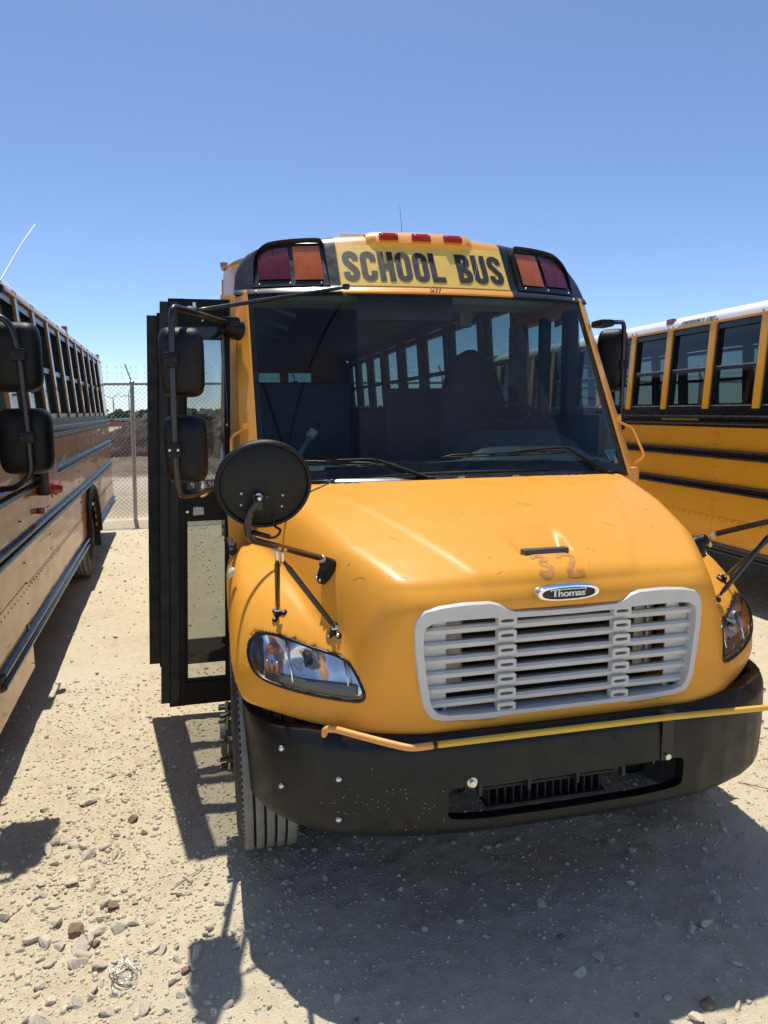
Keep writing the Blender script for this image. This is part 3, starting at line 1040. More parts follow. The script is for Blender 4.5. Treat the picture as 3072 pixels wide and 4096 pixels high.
    mb.bx(e0, hw2, yd - .04, yd + .012, 2.32, 2.72)
    mb.build("rear_wall", M[side], root)
    for a, b_ in rear_win:
        MB().bx(a - .01, b_ + .01, yd - .02, yd - .015, 2.31, 2.73).build("rear_window", M['glass'], root)
    MB().bx(-W + .1, W - .1, min(y_left, y_right) + .1, yd - .05, .86, .95).build("floor_pan", M['dash'], root)
    MB().bx(-.55, .55, min(y_left, y_right) + .2, yd - .2, .55, .8).build("chassis_frame", M['dark'], root)
    if seats:
        sm = MB()
        sm.rbox((0, 0, 1.62), (.92, .11, .86), .05, Matrix.Rotation(.12, 3, 'X'))
        sm.rbox((0, -.30, 1.32), (.92, .48, .14), .04)
        sm.cyl((-.4, -.2, .95), (-.4, -.2, 1.26), .02, 8); sm.cyl((.4, -.2, .95), (.4, -.2, 1.26), .02, 8)
        smm = sm.mesh("seat", M['seat'], 40)
        y = min(y_left, y_right) + 2.0
        while y < yd - .3:
            put("seat", smm, root, (-.62, y, 0)); put("seat", smm, root, (.62, y, 0))
            y += .74
    # rear wheels, arches, flaps
    for sd in (1, -1):
        wheel(root, (sd * (W - .17), axle, .5), sd)
        wheel(root, (sd * (W - .46), axle, .5), sd)
        mb = MB()
        prof = []
        for k in range(21):
            th = PI * (-.02 + 1.04 * k / 20)
            c_, s_ = math.cos(th), math.sin(th)
            prof.append([(sd * (W + dx), axle + (.60 + dr) * c_, .5 + (.60 + dr) * s_) for dx, dr in ((-.02, .0), (.055, -.005), (.062, .02), (.045, .05), (.0, .07))])
        mb.grid(prof)
        mb.build("wheel_arch", M['rubber'], root, 50)
        MB().bx(sd * (W - .58), sd * (W + .02), axle + .70, axle + .715, .24, .80).build("mud_flap", M['rubber'], root)
    return


def marker_lamp(root, p, m, w_=.11, d=(0, 0, 1), size=(.05, .10, .032)):
    mb = MB().rbox(p, size, .009)
    o = mb.build("marker_lamp", m, root)
    MB().rbox((p[0] - .012 * (1 if p[0] > 0 else -1), p[1], p[2] - size[2] * .5), (size[0] * 1.1, size[1] * 1.25, .014), .004).build("lamp_base", M['alu'], o)
    return o


# text helpers ------------------------------------------------------
def ribbon(mb, pts, width, plane):
    """flat stroke of constant width; plane(u, v) -> 3D"""
    pts = [Vector((p[0], p[1])) for p in pts]
    L = []; R_ = []
    n = len(pts)
    for i in range(n):
        a = pts[max(0, i - 1)]; b_ = pts[min(n - 1, i + 1)]
        d0 = (pts[i] - a); d1 = (b_ - pts[i])
        if d0.length < 1e-9: d0 = d1
        if d1.length < 1e-9: d1 = d0
        d0 = d0.normalized(); d1 = d1.normalized()
        nn = Vector((-(d0 + d1).y, (d0 + d1).x))
        nn = nn.normalized() if nn.length > 1e-6 else Vector((-d0.y, d0.x))
        k = max(.5, nn.dot(Vector((-d0.y, d0.x))))
        L.append(pts[i] + nn * (width / 2 / k)); R_.append(pts[i] - nn * (width / 2 / k))
    mb.grid([[plane(*p) for p in L], [plane(*p) for p in R_]])


def arc(cx, cy, rx, ry, a0, a1, n=10):
    return [(cx + rx * math.cos(math.radians(a0 + (a1 - a0) * k / n)), cy + ry * math.sin(math.radians(a0 + (a1 - a0) * k / n))) for k in range(n + 1)]


def glyph(ch, s):
    """strokes (centre lines) of a condensed gothic letter, cell 0..w x 0..1, stroke s"""
    h = s / 2
    w_ = .46
    r = w_ / 2 - h
    c = w_ / 2
    g = {
        'O': ([[*arc(c, 1 - h - r, r, r, 0, 180), *arc(c, h + r, r, r, 180, 360), (w_ - h, 1 - h - r)]], w_),
        'C': ([[(w_ - h, .66), *arc(c, 1 - h - r, r, r, 0, 180), *arc(c, h + r, r, r, 180, 360), (w_ - h, .34)]], w_),
        'U': ([[(h, 1), (h, h + r), *arc(c, h + r, r, r, 180, 360), (w_ - h, 1)]], w_),
        'H': ([[(h, 0), (h, 1)], [(w_ - h, 0), (w_ - h, 1)], [(s, .5), (w_ - s, .5)]], w_),
        'L': ([[(h, 0), (h, 1)], [(s, h), (w_ * .92, h)]], w_ * .92),
        'S': ([[(w_ - h, .70), *arc(c, 1 - h - r, r, r, 0, 180), (h, .72), (h + .03, .63), (c, .5), (w_ - h - .03, .37), (w_ - h, .28), *[(x, y) for x, y in arc(c, h + r, r, r, 360, 180)], (h, .30)]], w_),
        'B': ([[(h, 0), (h, 1)], [(s, 1 - h), (c, 1 - h), *arc(c + .01, .76, r - .02, .24 - h, 80, -80, 8), (s, .52)], [(s, .50), (c, .50), *arc(c + .01, .26, r, .26 - h, 80, -80, 8), (s, h)]], w_),
        'E': ([[(h, 0), (h, 1)], [(s, 1 - h), (w_ * .9, 1 - h)], [(s, .5), (w_ * .8, .5)], [(s, h), (w_ * .9, h)]], w_ * .9),
        'M': ([[(h, 0), (h, 1), ], [(h, 1), (c + .06, .25), (w_ + .12 - h, 1)], [(w_ + .12 - h, 0), (w_ + .12 - h, 1)]], w_ + .12),
        'R': ([[(h, 0), (h, 1)], [(s, 1 - h), (c, 1 - h), *arc(c, .75, r, .25 - h, 80, -80, 8), (s, .5)], [(c, .5), (w_ - h, 0)]], w_),
        'G': ([[(w_ - h, .68), *arc(c, 1 - h - r, r, r, 0, 180), *arc(c, h + r, r, r, 180, 360), (w_ - h, .46), (c, .46)]], w_),
        'N': ([[(h, 0), (h, 1)], [(h, .95), (w_ - h, .05)], [(w_ - h, 0), (w_ - h, 1)]], w_),
        'Y': ([[(h, 1), (c, .5), (c, 0)], [(w_ - h, 1), (c, .5)]], w_),
        'X': ([[(h, 0), (w_ - h, 1)], [(h, 1), (w_ - h, 0)]], w_),
        'I': ([[(h, 0), (h, 1)]], s),
        'T': ([[(0, 1 - h), (w_, 1 - h)], [(c, 0), (c, 1 - s)]], w_),
        'P': ([[(h, 0), (h, 1)], [(s, 1 - h), (c, 1 - h), *arc(c, .72, r, .28 - h, 80, -80, 8), (s, .46)]], w_),
        'K': ([[(h, 0), (h, 1)], [(h, .45), (w_, 1)], [(.2, .55), (w_, 0)]], w_),
        '0': ([[*arc(c, 1 - h - r, r, r, 0, 180), *arc(c, h + r, r, r, 180, 360), (w_ - h, 1 - h - r)]], w_),
        '1': ([[(.02, .82), (.14, 1), (.14, 0)]], .2),
        '4': ([[(w_ * .7, 0), (w_ * .7, 1), (h, .3), (w_, .3)]], w_),
        '5': ([[(w_ * .9, 1 - h), (h + .02, 1 - h), (h, .55), (c, .62), *arc(c, .3 + h, r, .3, 70, -150, 10)]], w_),
        '6': ([[(w_ * .8, 1), (.1, .6), (h, .3), *arc(c, .28, r, .28 - h, 180, 520, 14)]], w_),
        '7': ([[(0, 1 - h), (w_ - h, 1 - h), (w_ * .35, 0)]], w_),
        '9': ([[*arc(c, .72, r, .28 - h, 340, 0 - 20, 14), (w_ - h, .72), (w_ * .5, 0)]], w_),
        '3': ([[(h, .84), *arc(c, .76, r, .24 - h, 150, -85, 9), *arc(c, .27, r, .27 - h, 85, -150, 9)]], w_),
        '2': ([[(h, .72), *arc(c, 1 - h - r, r, r, 175, -10, 9), (w_ - h - .02, .58), (h + .02, h), (w_, h)]], w_),
    }
    return g[ch]


def text_mesh(mb, txt, plane, height, stroke, space=.10, wscale=1., width=None, slant=0., nrm=(0, 0, 0)):
    """lay out text in the plane; returns the width. If width is given the letters are stretched to fill it"""
    tot = 0
    for ch in txt:
        tot += (.30 if ch == ' ' else glyph(ch, stroke)[1]) + space
    tot -= space
    k = wscale * height if width is None else width / tot
    x = 0
    for ch in txt:
        if ch == ' ':
            x += .30 + space; continue
        strokes, w_ = glyph(ch, stroke)
        for i, st in enumerate(strokes):
            o_ = Vector(nrm) * (.0005 * i)
            ribbon(mb, st, stroke, lambda u, v, x=x, o_=o_: Vector(plane((x + u) * k + slant * v * height, v * height)) + o_)
        x += w_ + space
    return tot * k


# ------------------------------------------------------------------ the hood and fenders, polygonised from a smooth solid
def smax(a, b, k):
    h = np.clip(.5 - .5 * (b - a) / k, 0, 1)
    return b + (a - b) * h + k * h * (1 - h)


def smin(a, b, k):
    return -smax(-a, -b, k)


ZK_Y = np.array([2.05, 2.20, 2.255, 2.355, 2.473, 2.606, 2.758, 2.957, 3.266, 3.6])
ZK_Z = np.array([1.27, 1.355, 1.385, 1.437, 1.482, 1.524, 1.567, 1.617, 1.677, 1.735])
_yy = np.linspace(2.05, 3.6, 400)
_zz = np.interp(_yy, ZK_Y, ZK_Z)
_ker = np.hanning(41); _ker /= _ker.sum()
_zz = np.convolve(np.pad(_zz, 20, mode='reflect', reflect_type='odd'), _ker, 'valid')


def hbase(x):
    return 2.25 + .77 * np.maximum(0, np.abs(x) - .5) ** 1.73


CREASE_Y = np.array([2.2, 2.255, 2.355, 2.473, 2.606, 2.758, 2.957, 3.122, 3.2])
CREASE_X = np.array([.25, .278, .336, .396, .46, .528, .615, .685, .715])


def hood_top(x, y):
    ax = np.abs(x)
    z = np.interp(y, _yy, _zz) - .06 * ax ** 2
    x0 = np.interp(y, [2.2, 2.3, 2.62, 3.0, 3.45], [.50, .55, .705, .81, .90])
    z = z - .5 * (np.maximum(0, ax - x0) / .22) ** 3
    # pressed crease: the centre panel stands a little higher
    d = ax - np.interp(y, CREASE_Y, CREASE_X)
    fade = np.clip((y - 2.19) / .1, 0, 1) * np.clip((3.17 - y) / .06, 0, 1)
    st = np.clip(d / .045 + .5, 0, 1)
    z = z + fade * (.0045 * (1 - st * st * (3 - 2 * st)) + .0016 * np.exp(-(d / .022) ** 2))
    # grab recess that runs down to the dark slot
    u = np.clip((2.64 - y) / .20, 0, 1)
    side = np.clip((.120 + .035 * (1 - u) - ax) / .050, 0, 1)
    front = np.clip((y - 2.408) / .018, 0, 1)
    side = side * side * (3 - 2 * side)
    z = z - .036 * u * side * front * (y < 2.64)
    return z


def fend_top(x, y):
    ax = np.abs(x)
    u = np.clip((y - hbase(x)) / .80, 0, 2)
    e = np.sqrt(np.clip(1 - (1 - np.minimum(u, 1)) ** 2, 0, 1))
    z = .95 + .415 * e - .35 * np.maximum(0, y - 3.3) ** 2
    xc = np.interp(y, [2.3, 2.45, 2.6, 2.8, 3.0, 3.3], [.80, .865, .935, .995, 1.04, 1.06])
    z = z - 5.0 * np.maximum(0, xc - ax) ** 2 - .9 * np.maximum(0, ax - xc - .03) ** 2
    z = np.where(y < hbase(x), .95 - (hbase(x) - y) * 6, z)
    return z


HL = [(-1.137, 1.123), (-1.117, 1.142), (-1.087, 1.154), (-1.04, 1.156), (-.988, 1.149), (-.921, 1.135), (-.854, 1.123), (-.822, 1.115), (-.791, 1.096), (-.771, 1.064), (-.755, 1.02), (-.751, .997), (-.758, .982), (-.784, .975), (-.867, .976), (-.95, .98), (-1.035, .988), (-1.087, .998), (-1.122, 1.016), (-1.142, 1.046), (-1.15, 1.085)]
_h = HL + HL[:3]
HLS = []
for i in range(len(HL)):
    p0, p1, p2, p3 = (Vector((*_h[(i + k) % len(HL)], 0)) for k in (-1, 0, 1, 2))
    for k in range(3):
        t_ = k / 3
        q = .5 * ((2 * p1) + (p2 - p0) * t_ + (2 * p0 - 5 * p1 + 4 * p2 - p3) * t_ * t_ + (3 * p1 - p0 - 3 * p2 + p3) * t_ ** 3)
        HLS.append((q.x, q.y))
HLC = (-.945, 1.062)


def poly_sdf(x, z, poly):
    d = np.full(x.shape, 1e9); s_ = np.ones(x.shape)
    n = len(poly)
    for i in range(n):
        ax_, az = poly[i]; bx_, bz = poly[(i + 1) % n]
        ex, ez = bx_ - ax_, bz - az
        wx, wz = x - ax_, z - az
        t_ = np.clip((wx * ex + wz * ez) / (ex * ex + ez * ez), 0, 1)
        dx, dz = wx - ex * t_, wz - ez * t_
        d = np.minimum(d, dx * dx + dz * dz)
        c1 = z >= az; c2 = z < bz; c3 = ex * wz > ez * wx
        f = (c1 & c2 & c3) | (~c1 & ~c2 & ~c3)
        s_ = np.where(f, -s_, s_)
    return s_ * np.sqrt(d)


def yhull(x, z):
    """front face of the fender at height z"""
    t_ = np.clip((z - .95) / .415, 0, .999)
    return hbase(x) + .80 * (1 - np.sqrt(1 - t_ * t_))


def hood_sdf(x, y, z):
    ax = np.abs(x)
    # grille and hood body
    g = 1. / np.sqrt(1 + 1.2)
    zt = hood_top(x, y)
    x0 = np.interp(y, [2.2, 2.3, 2.62, 3.0, 3.45], [.50, .55, .705, .81, .90])
    f1 = (z - zt) / np.sqrt(1.1 + (6.8 * (np.maximum(0, ax - x0) / .22) ** 2) ** 2)
    fr = (hbase(x) - y + .03 * np.clip((z - 1.30) / .08, 0, 1) ** 2) * .9
    body = smax(f1, fr, .055)
    body = smax(body, (y - (3.268 + .2 * x * x)), .012)
    # fender
    slope = np.clip((.95 + .43 - z) / .43, .0, 1)
    zf = fend_top(x, y)
    f2 = np.maximum((z - zf) * .50, -1)
    f2 = smax(f2, (hbase(x) - y) * .8, .02)
    f2 = smax(f2, (ax - 1.225), .09)
    f2 = smax(f2, y - 3.74, .03)
    d = smin(body, f2, .038)
    # lower lip
    d = smax(d, (.822 + .062 * (ax / 1.19) ** 2) - z, .02)
    # wheel arch
    arch = np.sqrt((y - 3.16) ** 2 + (z - .50) ** 2) - .635
    d = smax(d, -np.maximum(arch, .72 - ax), .012)
    # grille opening
    gz = z - 1.098
    gw = .566 - .024 * np.clip(-gz / .17, 0, 1)
    e = ((ax / gw) ** 6 + (np.abs(gz) / (.194 + .012 * np.clip((ax - .24) / .05, 0, 1))) ** 6) ** (1 / 6.)
    d = np.maximum(d, -np.maximum((e - 1) * .19, y - 2.62))
    # headlight pockets
    pd = poly_sdf(-ax, z, HLS)
    d = np.maximum(d, -np.maximum(pd + .003, y - (yhull(x, z) + .10)))
    return d


def surface_nets(fn, lo, hi, h):
    n = [int(math.ceil((hi[i] - lo[i]) / h)) + 1 for i in range(3)]
    ax_ = [lo[i] + h * np.arange(n[i]) for i in range(3)]
    X, Y, Z = np.meshgrid(*ax_, indexing='ij')
    Fv = fn(X, Y, Z)
    nc = [k - 1 for k in n]
    S = np.zeros((*nc, 3)); Cn = np.zeros(nc)
    sg = Fv < 0
    edges = []
    for a in range(3):
        sl0 = [slice(None)] * 3; sl1 = [slice(None)] * 3
        sl0[a] = slice(0, -1); sl1[a] = slice(1, None)
        f0 = Fv[tuple(sl0)]; f1 = Fv[tuple(sl1)]
        cr = sg[tuple(sl0)] != sg[tuple(sl1)]
        idx = np.argwhere(cr)
        tt = f0[cr] / (f0[cr] - f1[cr])
        P = np.stack([ax_[0][idx[:, 0]], ax_[1][idx[:, 1]], ax_[2][idx[:, 2]]], -1)
        P[:, a] += tt * h
        b_, c_ = [k for k in range(3) if k != a]
        for db in (0, -1):
            for dc in (0, -1):
                J = idx.copy(); J[:, b_] += db; J[:, c_] += dc
                ok = (J[:, b_] >= 0) & (J[:, c_] >= 0) & (J[:, b_] < nc[b_]) & (J[:, c_] < nc[c_])
                J = J[ok]
                np.add.at(S, tuple(J.T), P[ok]); np.add.at(Cn, tuple(J.T), 1)
        edges.append((a, b_, c_, idx, sg[tuple(sl0)][cr]))
    has = Cn > 0
    vid = np.full(nc, -1); vid[has] = np.arange(has.sum())
    V = S[has] / Cn[has][:, None]
    Q = []
    for a, b_, c_, idx, s0 in edges:
        ok = (idx[:, b_] > 0) & (idx[:, c_] > 0) & (idx[:, b_] < nc[b_]) & (idx[:, c_] < nc[c_])
        I = idx[ok]; s1 = s0[ok]
        def at(db, dc):
            J = I.copy(); J[:, b_] += db; J[:, c_] += dc
            return vid[tuple(J.T)]
        q_ = np.stack([at(-1, -1), at(0, -1), at(0, 0), at(-1, 0)], -1)
        flip = s1 ^ (a == 1)
        q_[~flip] = q_[~flip][:, ::-1]
        Q.append(q_)
    Q = np.concatenate(Q)
    # pull the vertices onto the surface
    for it_ in range(4):
        e_ = 1e-4
        f = fn(V[:, 0], V[:, 1], V[:, 2])
        gr = np.stack([(fn(V[:, 0] + e_ * (k == 0), V[:, 1] + e_ * (k == 1), V[:, 2] + e_ * (k == 2)) - f) / e_ for k in range(3)], -1)
        g2 = (gr ** 2).sum(-1).clip(.05)
        st = -(f / g2)[:, None] * gr
        ln = np.linalg.norm(st, axis=1, keepdims=True)
        V = V + st * np.minimum(1, .5 * h / np.maximum(ln, 1e-9)) * .8
    return V, Q


V_, Q_ = surface_nets(hood_sdf, (-1.27, 2.16, .79), (1.27, 3.79, 1.77), .0135)
OYM = 3.16
hood_me = bpy.data.meshes.new("hood")
hood_me.from_pydata((V_ - np.array([0, OYM, 0])).tolist(), [], Q_.tolist())
hood_me.materials.append(M['hood'])
bm = bmesh.new(); bm.from_mesh(hood_me)
bmesh.ops.recalc_face_normals(bm, faces=bm.faces[:])
bm.to_mesh(hood_me); bm.free()
hood_me.polygons.foreach_set('use_smooth', [True] * len(hood_me.polygons))
hood_me.set_sharp_from_angle(angle=math.radians(42))


def hood_z(x, y):
    lo, hi = 1.0, 1.85
    X_, Y_ = np.array([x]), np.array([y])
    zz = np.linspace(hi, lo, 900)
    k = int(np.argmax(hood_sdf(np.full(900, x), np.full(900, y), zz) < 0))
    return float(zz[k])


def hood_hit(px, py):
    """where the line of sight through a point of the 3072 x 4096 photograph meets the hood"""
    d = cam.matrix_world.to_3x3() @ Vector(((px - 1536) / 2750, -(py - 2048) / 2750, -1))
    o = Vector((-1.2, 0, 2.02))
    ts = np.linspace(1.8, 4.2, 1200)
    f = hood_sdf(o.x + d.x * ts, o.y + d.y * ts, o.z + d.z * ts)
    k = int(np.argmax(f < 0))
    p = o + d * float(ts[k])
    e = 1e-3
    g_ = [(hood_sdf(np.array([p.x + e * (i == 0)]), np.array([p.y + e * (i == 1)]), np.array([p.z + e * (i == 2)]))[0] - hood_sdf(np.array([p.x - e * (i == 0)]), np.array([p.y - e * (i == 1)]), np.array([p.z - e * (i == 2)]))[0]) for i in range(3)]
    return p, Vector(g_).normalized()


# ------------------------------------------------------------------ the bus in the middle
bus = thing("school_bus", "yellow school bus facing us with its door open and 32 on the hood", "school bus", (0, OYM, 0))
OFF[0] = Vector((0, 0, 0))
PIL = [5.25, 6.0, 7.0, 8.0, 9.0, 10.0, 11.0, 12.0, 12.85]
bus_body(bus, [p - OYM for p in PIL], 13.1 - OYM, 7.2, 4.98 - OYM, 3.9 - OYM, 4.9 - OYM)
OFF[0] = Vector((0, OYM, 0))
hood = put("hood", hood_me, bus)


def ws_y(x, z):
    """front face of windshield and cap"""
    return 3.945 + .12 * x * x + .06 * x ** 4 + .6 * (z - 2.68)


# grille -----------------------------------------------------------
GO = [(0, 1.289), (.059, 1.289), (.205, 1.293), (.235, 1.306), (.262, 1.324), (.300, 1.335), (.40, 1.337), (.49, 1.331), (.545, 1.318), (.572, 1.294), (.582, 1.255), (.581, 1.18), (.571, 1.08), (.558, .985), (.545, .944), (.522, .915), (.48, .902), (.35, .893), (.15, .889), (0, .889)]
GI = [(0, 1.268), (.059, 1.268), (.190, 1.270), (.225, 1.272), (.262, 1.274), (.300, 1.276), (.40, 1.277), (.47, 1.276), (.515, 1.272), (.540, 1.258), (.549, 1.235), (.549, 1.17), (.540, 1.08), (.527, .985), (.515, .953), (.496, .934), (.46, .924), (.35, .919), (.15, .916), (0, .916)]
GOf = GO + [(-x, z) for x, z in GO[-2:0:-1]]
GIf = GI + [(-x, z) for x, z in GI[-2:0:-1]]
gy_ = lambda x: float(hbase(x)) - .0
gr = MB()
P = []
for lp, dy in ((GOf, .055), (GOf, .004), (None, -.008), (GIf, -.010), (GIf, .060)):
    if lp is None:
        lp = [(a[0] * .88 + b_[0] * .12, a[1] * .88 + b_[1] * .12) for a, b_ in zip(GOf, GIf)]
    P.append([(x, gy_(x) + dy, z) for x, z in lp])
gr.grid(P, True)
grille = gr.build("grille_frame", M['grille'], bus, 40)
for k in range(6):
    zc = 1.233 - k * .0553
    hw_ = .549 - .022 * max(0, (k - 2) / 3.)
    mb = MB()
    prof = [(.030, .010), (.004, .0125), (-.006, .004), (-.007, -.007), (-.001, -.0135), (.010, -.014), (.034, -.002)]
    P = []
    for j in range(25):
        x = -hw_ + 2 * hw_ * j / 24
        P.append([(x, gy_(x) + .022 + dy, zc + dz) for dy, dz in prof])
    mb.grid(P, True)
    mb.build("slat", M['grille'], grille, 40)
for sx_ in (-1, 1):
    mb = MB()
    x0, x1 = .452, .546
    for k in range(7):
        z1 = 1.252 + .020 - k * .0553 if k else 1.275
        z0 = 1.246 - .010 - k * .0553 - .008
        xo = x1 - (.0 if k < 4 else (k - 3) * .008)
        mb.bx(sx_ * x0, sx_ * xo, 2.292, 2.300, max(.917, z0), min(1.276, z1 + .004))
    mb.build("blanking_plate", M['grille'], grille)
    for k in range(7):
        zc = 1.260 - k * .0553
        mb = MB()
        xc = sx_ * .232
        a, hh = .036, .0185
        # plate with a rounded slot
        N_ = 24
        outer = []; inner = []
        for j in range(N_):
            th = 2 * PI * (j + .5) / N_
            c_, s_ = math.cos(th), math.sin(th)
            m_ = max(abs(c_), abs(s_))
            outer.append((xc + a * c_ / m_, zc + hh * s_ / m_))
            inner.append((xc + .026 * math.copysign(abs(c_) ** .5, c_), zc - .001 + .0062 * math.copysign(abs(s_) ** .7, s_)))
        yb = 2.245
        mb.grid([[(x, yb + .03, z) for x, z in outer], [(x, yb, z) for x, z in outer], [(x, yb, z) for x, z in inner], [(x, yb + .03, z) for x, z in inner]], True)
        mb.build("slat_bracket", M['grille'], grille)
    for bx_, bz in ((.517, 1.256), (.476, .940)):
        mb = MB().lathe([(.0, -.018), (.006, -.018), (.006, -.008), (.012, -.006), (.013, .01)], (sx_ * bx_, 2.285, bz), (0, 1, 0), 10)
        mb.build("grille_bolt", M['rail'], grille)
core = MB().bx(-.56, .56, 2.50, 2.52, .86, 1.32)
core.build("radiator_shroud", M['dark'], bus)
mb = MB()
for k in range(17):
    mb.bx(-.37, .37, 2.40, 2.412, .96 + k * .0195, .966 + k * .0195)
mb.build("radiator_tubes", M['core'], bus)
for x0, x1, mm in ((-.448, -.36, 'alu'), (.36, .412, 'alu'), (.414, .45, 'alu')):
    MB().rbox(((x0 + x1) / 2, 2.39, 1.12), (x1 - x0, .05, .34), .012).build("radiator_tank", M[mm], bus)
MB().bx(-.44, .44, 2.395, 2.43, .925, .965).build("radiator_support", M['dark'], bus)

# emblem -----------------------------------------------------------
def ell(a, b_, y, n=40, p=2.6):
    return [(a * math.copysign(abs(math.cos(2 * PI * k / n)) ** (2 / p), math.cos(2 * PI * k / n)), y, 1.350 + b_ * math.copysign(abs(math.sin(2 * PI * k / n)) ** (2 / p), math.sin(2 * PI * k / n))) for k in range(n)]
em = MB().grid([ell(.128, .032, 2.262), ell(.128, .032, 2.240), ell(.121, .027, 2.230), ell(.106, .0215, 2.229), ell(.104, .020, 2.234)], True)
emb = em.build("emblem", M['chrome'], bus, 50)
MB().add(ell(.105, .0205, 2.2335), [tuple(range(40))]).build("emblem_plate", M['letter'], emb)
def emblem_text():
    cu = bpy.data.curves.new("emblem_lettering", 'FONT')
    cu.body = "homas"; cu.size = .034; cu.extrude = .0012; cu.offset = .0008; cu.align_x = 'LEFT'; cu.space_character = .92
    o = bpy.data.objects.new("emblem_lettering", cu)
    COL.objects.link(o)
    bpy.context.view_layer.update()
    me_ = bpy.data.meshes.new_from_object(o.evaluated_get(bpy.context.evaluated_depsgraph_get()))
    bpy.data.objects.remove(o)
    xs_ = [v.co.x for v in me_.vertices]
    k = .108 / (max(xs_) - min(xs_))
    for v in me_.vertices:
        x, y, z = v.co
        v.co = (x * k - .043, 2.2322 - z - OYM, 1.3385 + y * .98)
    me_.materials.clear(); me_.materials.append(M['white'])
    return me_
tm = emblem_text(); tm.name = "emblem_lettering"
put("emblem_lettering", tm, emb)
mb = MB()
mb.bx(-.072, .070, 2.2312, 2.2330, 1.3625, 1.3665); mb.bx(-.072, -.068, 2.2312, 2.2330, 1.358, 1.3625); mb.bx(.066, .070, 2.2312, 2.2330, 1.358, 1.3625)
mb.bx(-.058, -.050, 2.2312, 2.2330, 1.3385, 1.3625)
mb.build("emblem_letter", M['white'], emb)

M['slot'] = mat('slot_grey', (.055, .06, .065), .55, var=.2, dust=.3, dustcol=(.25, .24, .22))
# dark slot and ghost number on the hood
MB().rbox((0, 2.434, 1.463), (.190, .038, .030), .006).build("hood_slot", M['slot'], bus)


from mathutils.bvhtree import BVHTree
HOOD_BVH = BVHTree.FromPolygons([tuple(v) for v in V_.tolist()], [tuple(q) for q in Q_.tolist()])


def hood_plane(x0, y0, sc, lift=.0016):
    def f(u, v):
        x = x0 + u; y = y0 + v * sc
        hit = HOOD_BVH.ray_cast(Vector((x, y, 2.0)), Vector((0, 0, -1)))
        return (x, y, hit[0].z + lift)
    return f


mb = MB()
for i, ch in enumerate("32"):
    st = glyph(ch, .17)[0][0]
    fine = []
    for a, b_ in zip(st[:-1], st[1:]):
        n3 = max(1, int(math.hypot(b_[0] - a[0], b_[1] - a[1]) / .05))
        for k in range(n3):
            fine.append((a[0] + (b_[0] - a[0]) * k / n3, a[1] + (b_[1] - a[1]) * k / n3))
    fine.append(st[-1])
    pl_ = hood_plane(-.098 + i * .112, 2.292, 1.)
    for o2 in (-.0076, -.0026, .0026, .0076):
        ribbon(mb, [(u * .088 / .46, v * .112) for u, v in fine], .0052, lambda a, b_, o2=o2: pl_(a, b_)) if False else None
    cl = [Vector((u * .088 / .46, v * .112)) for u, v in fine]
    rows = []
    for o2 in np.linspace(-.0105, .0105, 7):
        row = []
        for j, p in enumerate(cl):
            d_ = (cl[min(j + 1, len(cl) - 1)] - cl[max(j - 1, 0)]).normalized()
            row.append(pl_(p.x - d_.y * o2, p.y + d_.x * o2))
        rows.append(row)
    mb.grid(rows)
mb.build("hood_number", M['ghost'], bus)

# small scuffs and bug marks on the paint
mb = MB()
rs = random.Random(21)
for i in range(46):
    x = rs.uniform(-.85, .75); y = rs.uniform(2.30, 3.15)
    hit = HOOD_BVH.ray_cast(Vector((x, y, 2.0)), Vector((0, 0, -1)))
    if hit[0] is None or hit[0].z < 1.28: continue
    a = rs.uniform(0, 3.14); L_ = rs.choice((.003, .004, .006, .012, .03))
    pts = []
    for k in range(5):
        q = Vector((x + math.cos(a + k * .08) * L_ * (k - 2) / 2, y + math.sin(a + k * .08) * L_ * (k - 2) / 2, 2.0))
        h_ = HOOD_BVH.ray_cast(q, Vector((0, 0, -1)))
        if h_[0] is None: break
        pts.append(h_[0] + h_[1] * .0006)
    if len(pts) == 5:
        mb.tube(pts, .0011 if L_ < .01 else .0007, 3)
o = mb.build("paint_scuffs", M['ghost'], bus); o['kind'] = 'stuff'

# headlights -------------------------------------------------------
M['bezel'] = mat("headlight_bezel", (.05, .05, .052), .3, coat=.6)


def lens_grid(scale, dy, rings=7, poly=HLS, c=HLC):
    P = []
    for k in range(rings + 1):
        s_ = scale * k / rings
        row = []
        for x, z in poly:
            xx = c[0] + (x - c[0]) * s_; zz = c[1] + (z - c[1]) * s_
            row.append((xx, float(yhull(xx, zz)) + (dy(xx, zz, k / rings) if callable(dy) else dy), zz))
        P.append(row)
    return P


def bowl(xx, zz, s_):
    # two reflector bowls and a divider
    a = math.exp(-(((xx + .93) / .075) ** 2 + ((zz - 1.062) / .055) ** 2))
    b_ = math.exp(-(((xx + 1.06) / .04) ** 2 + ((zz - 1.075) / .06) ** 2))
    rip = .0045 * math.sin(xx * 48 + zz * 20) + .0045 * math.sin(zz * 62 - xx * 24)
    return .030 + .052 * max(a, b_) + rip * (1 - s_ ** 4)


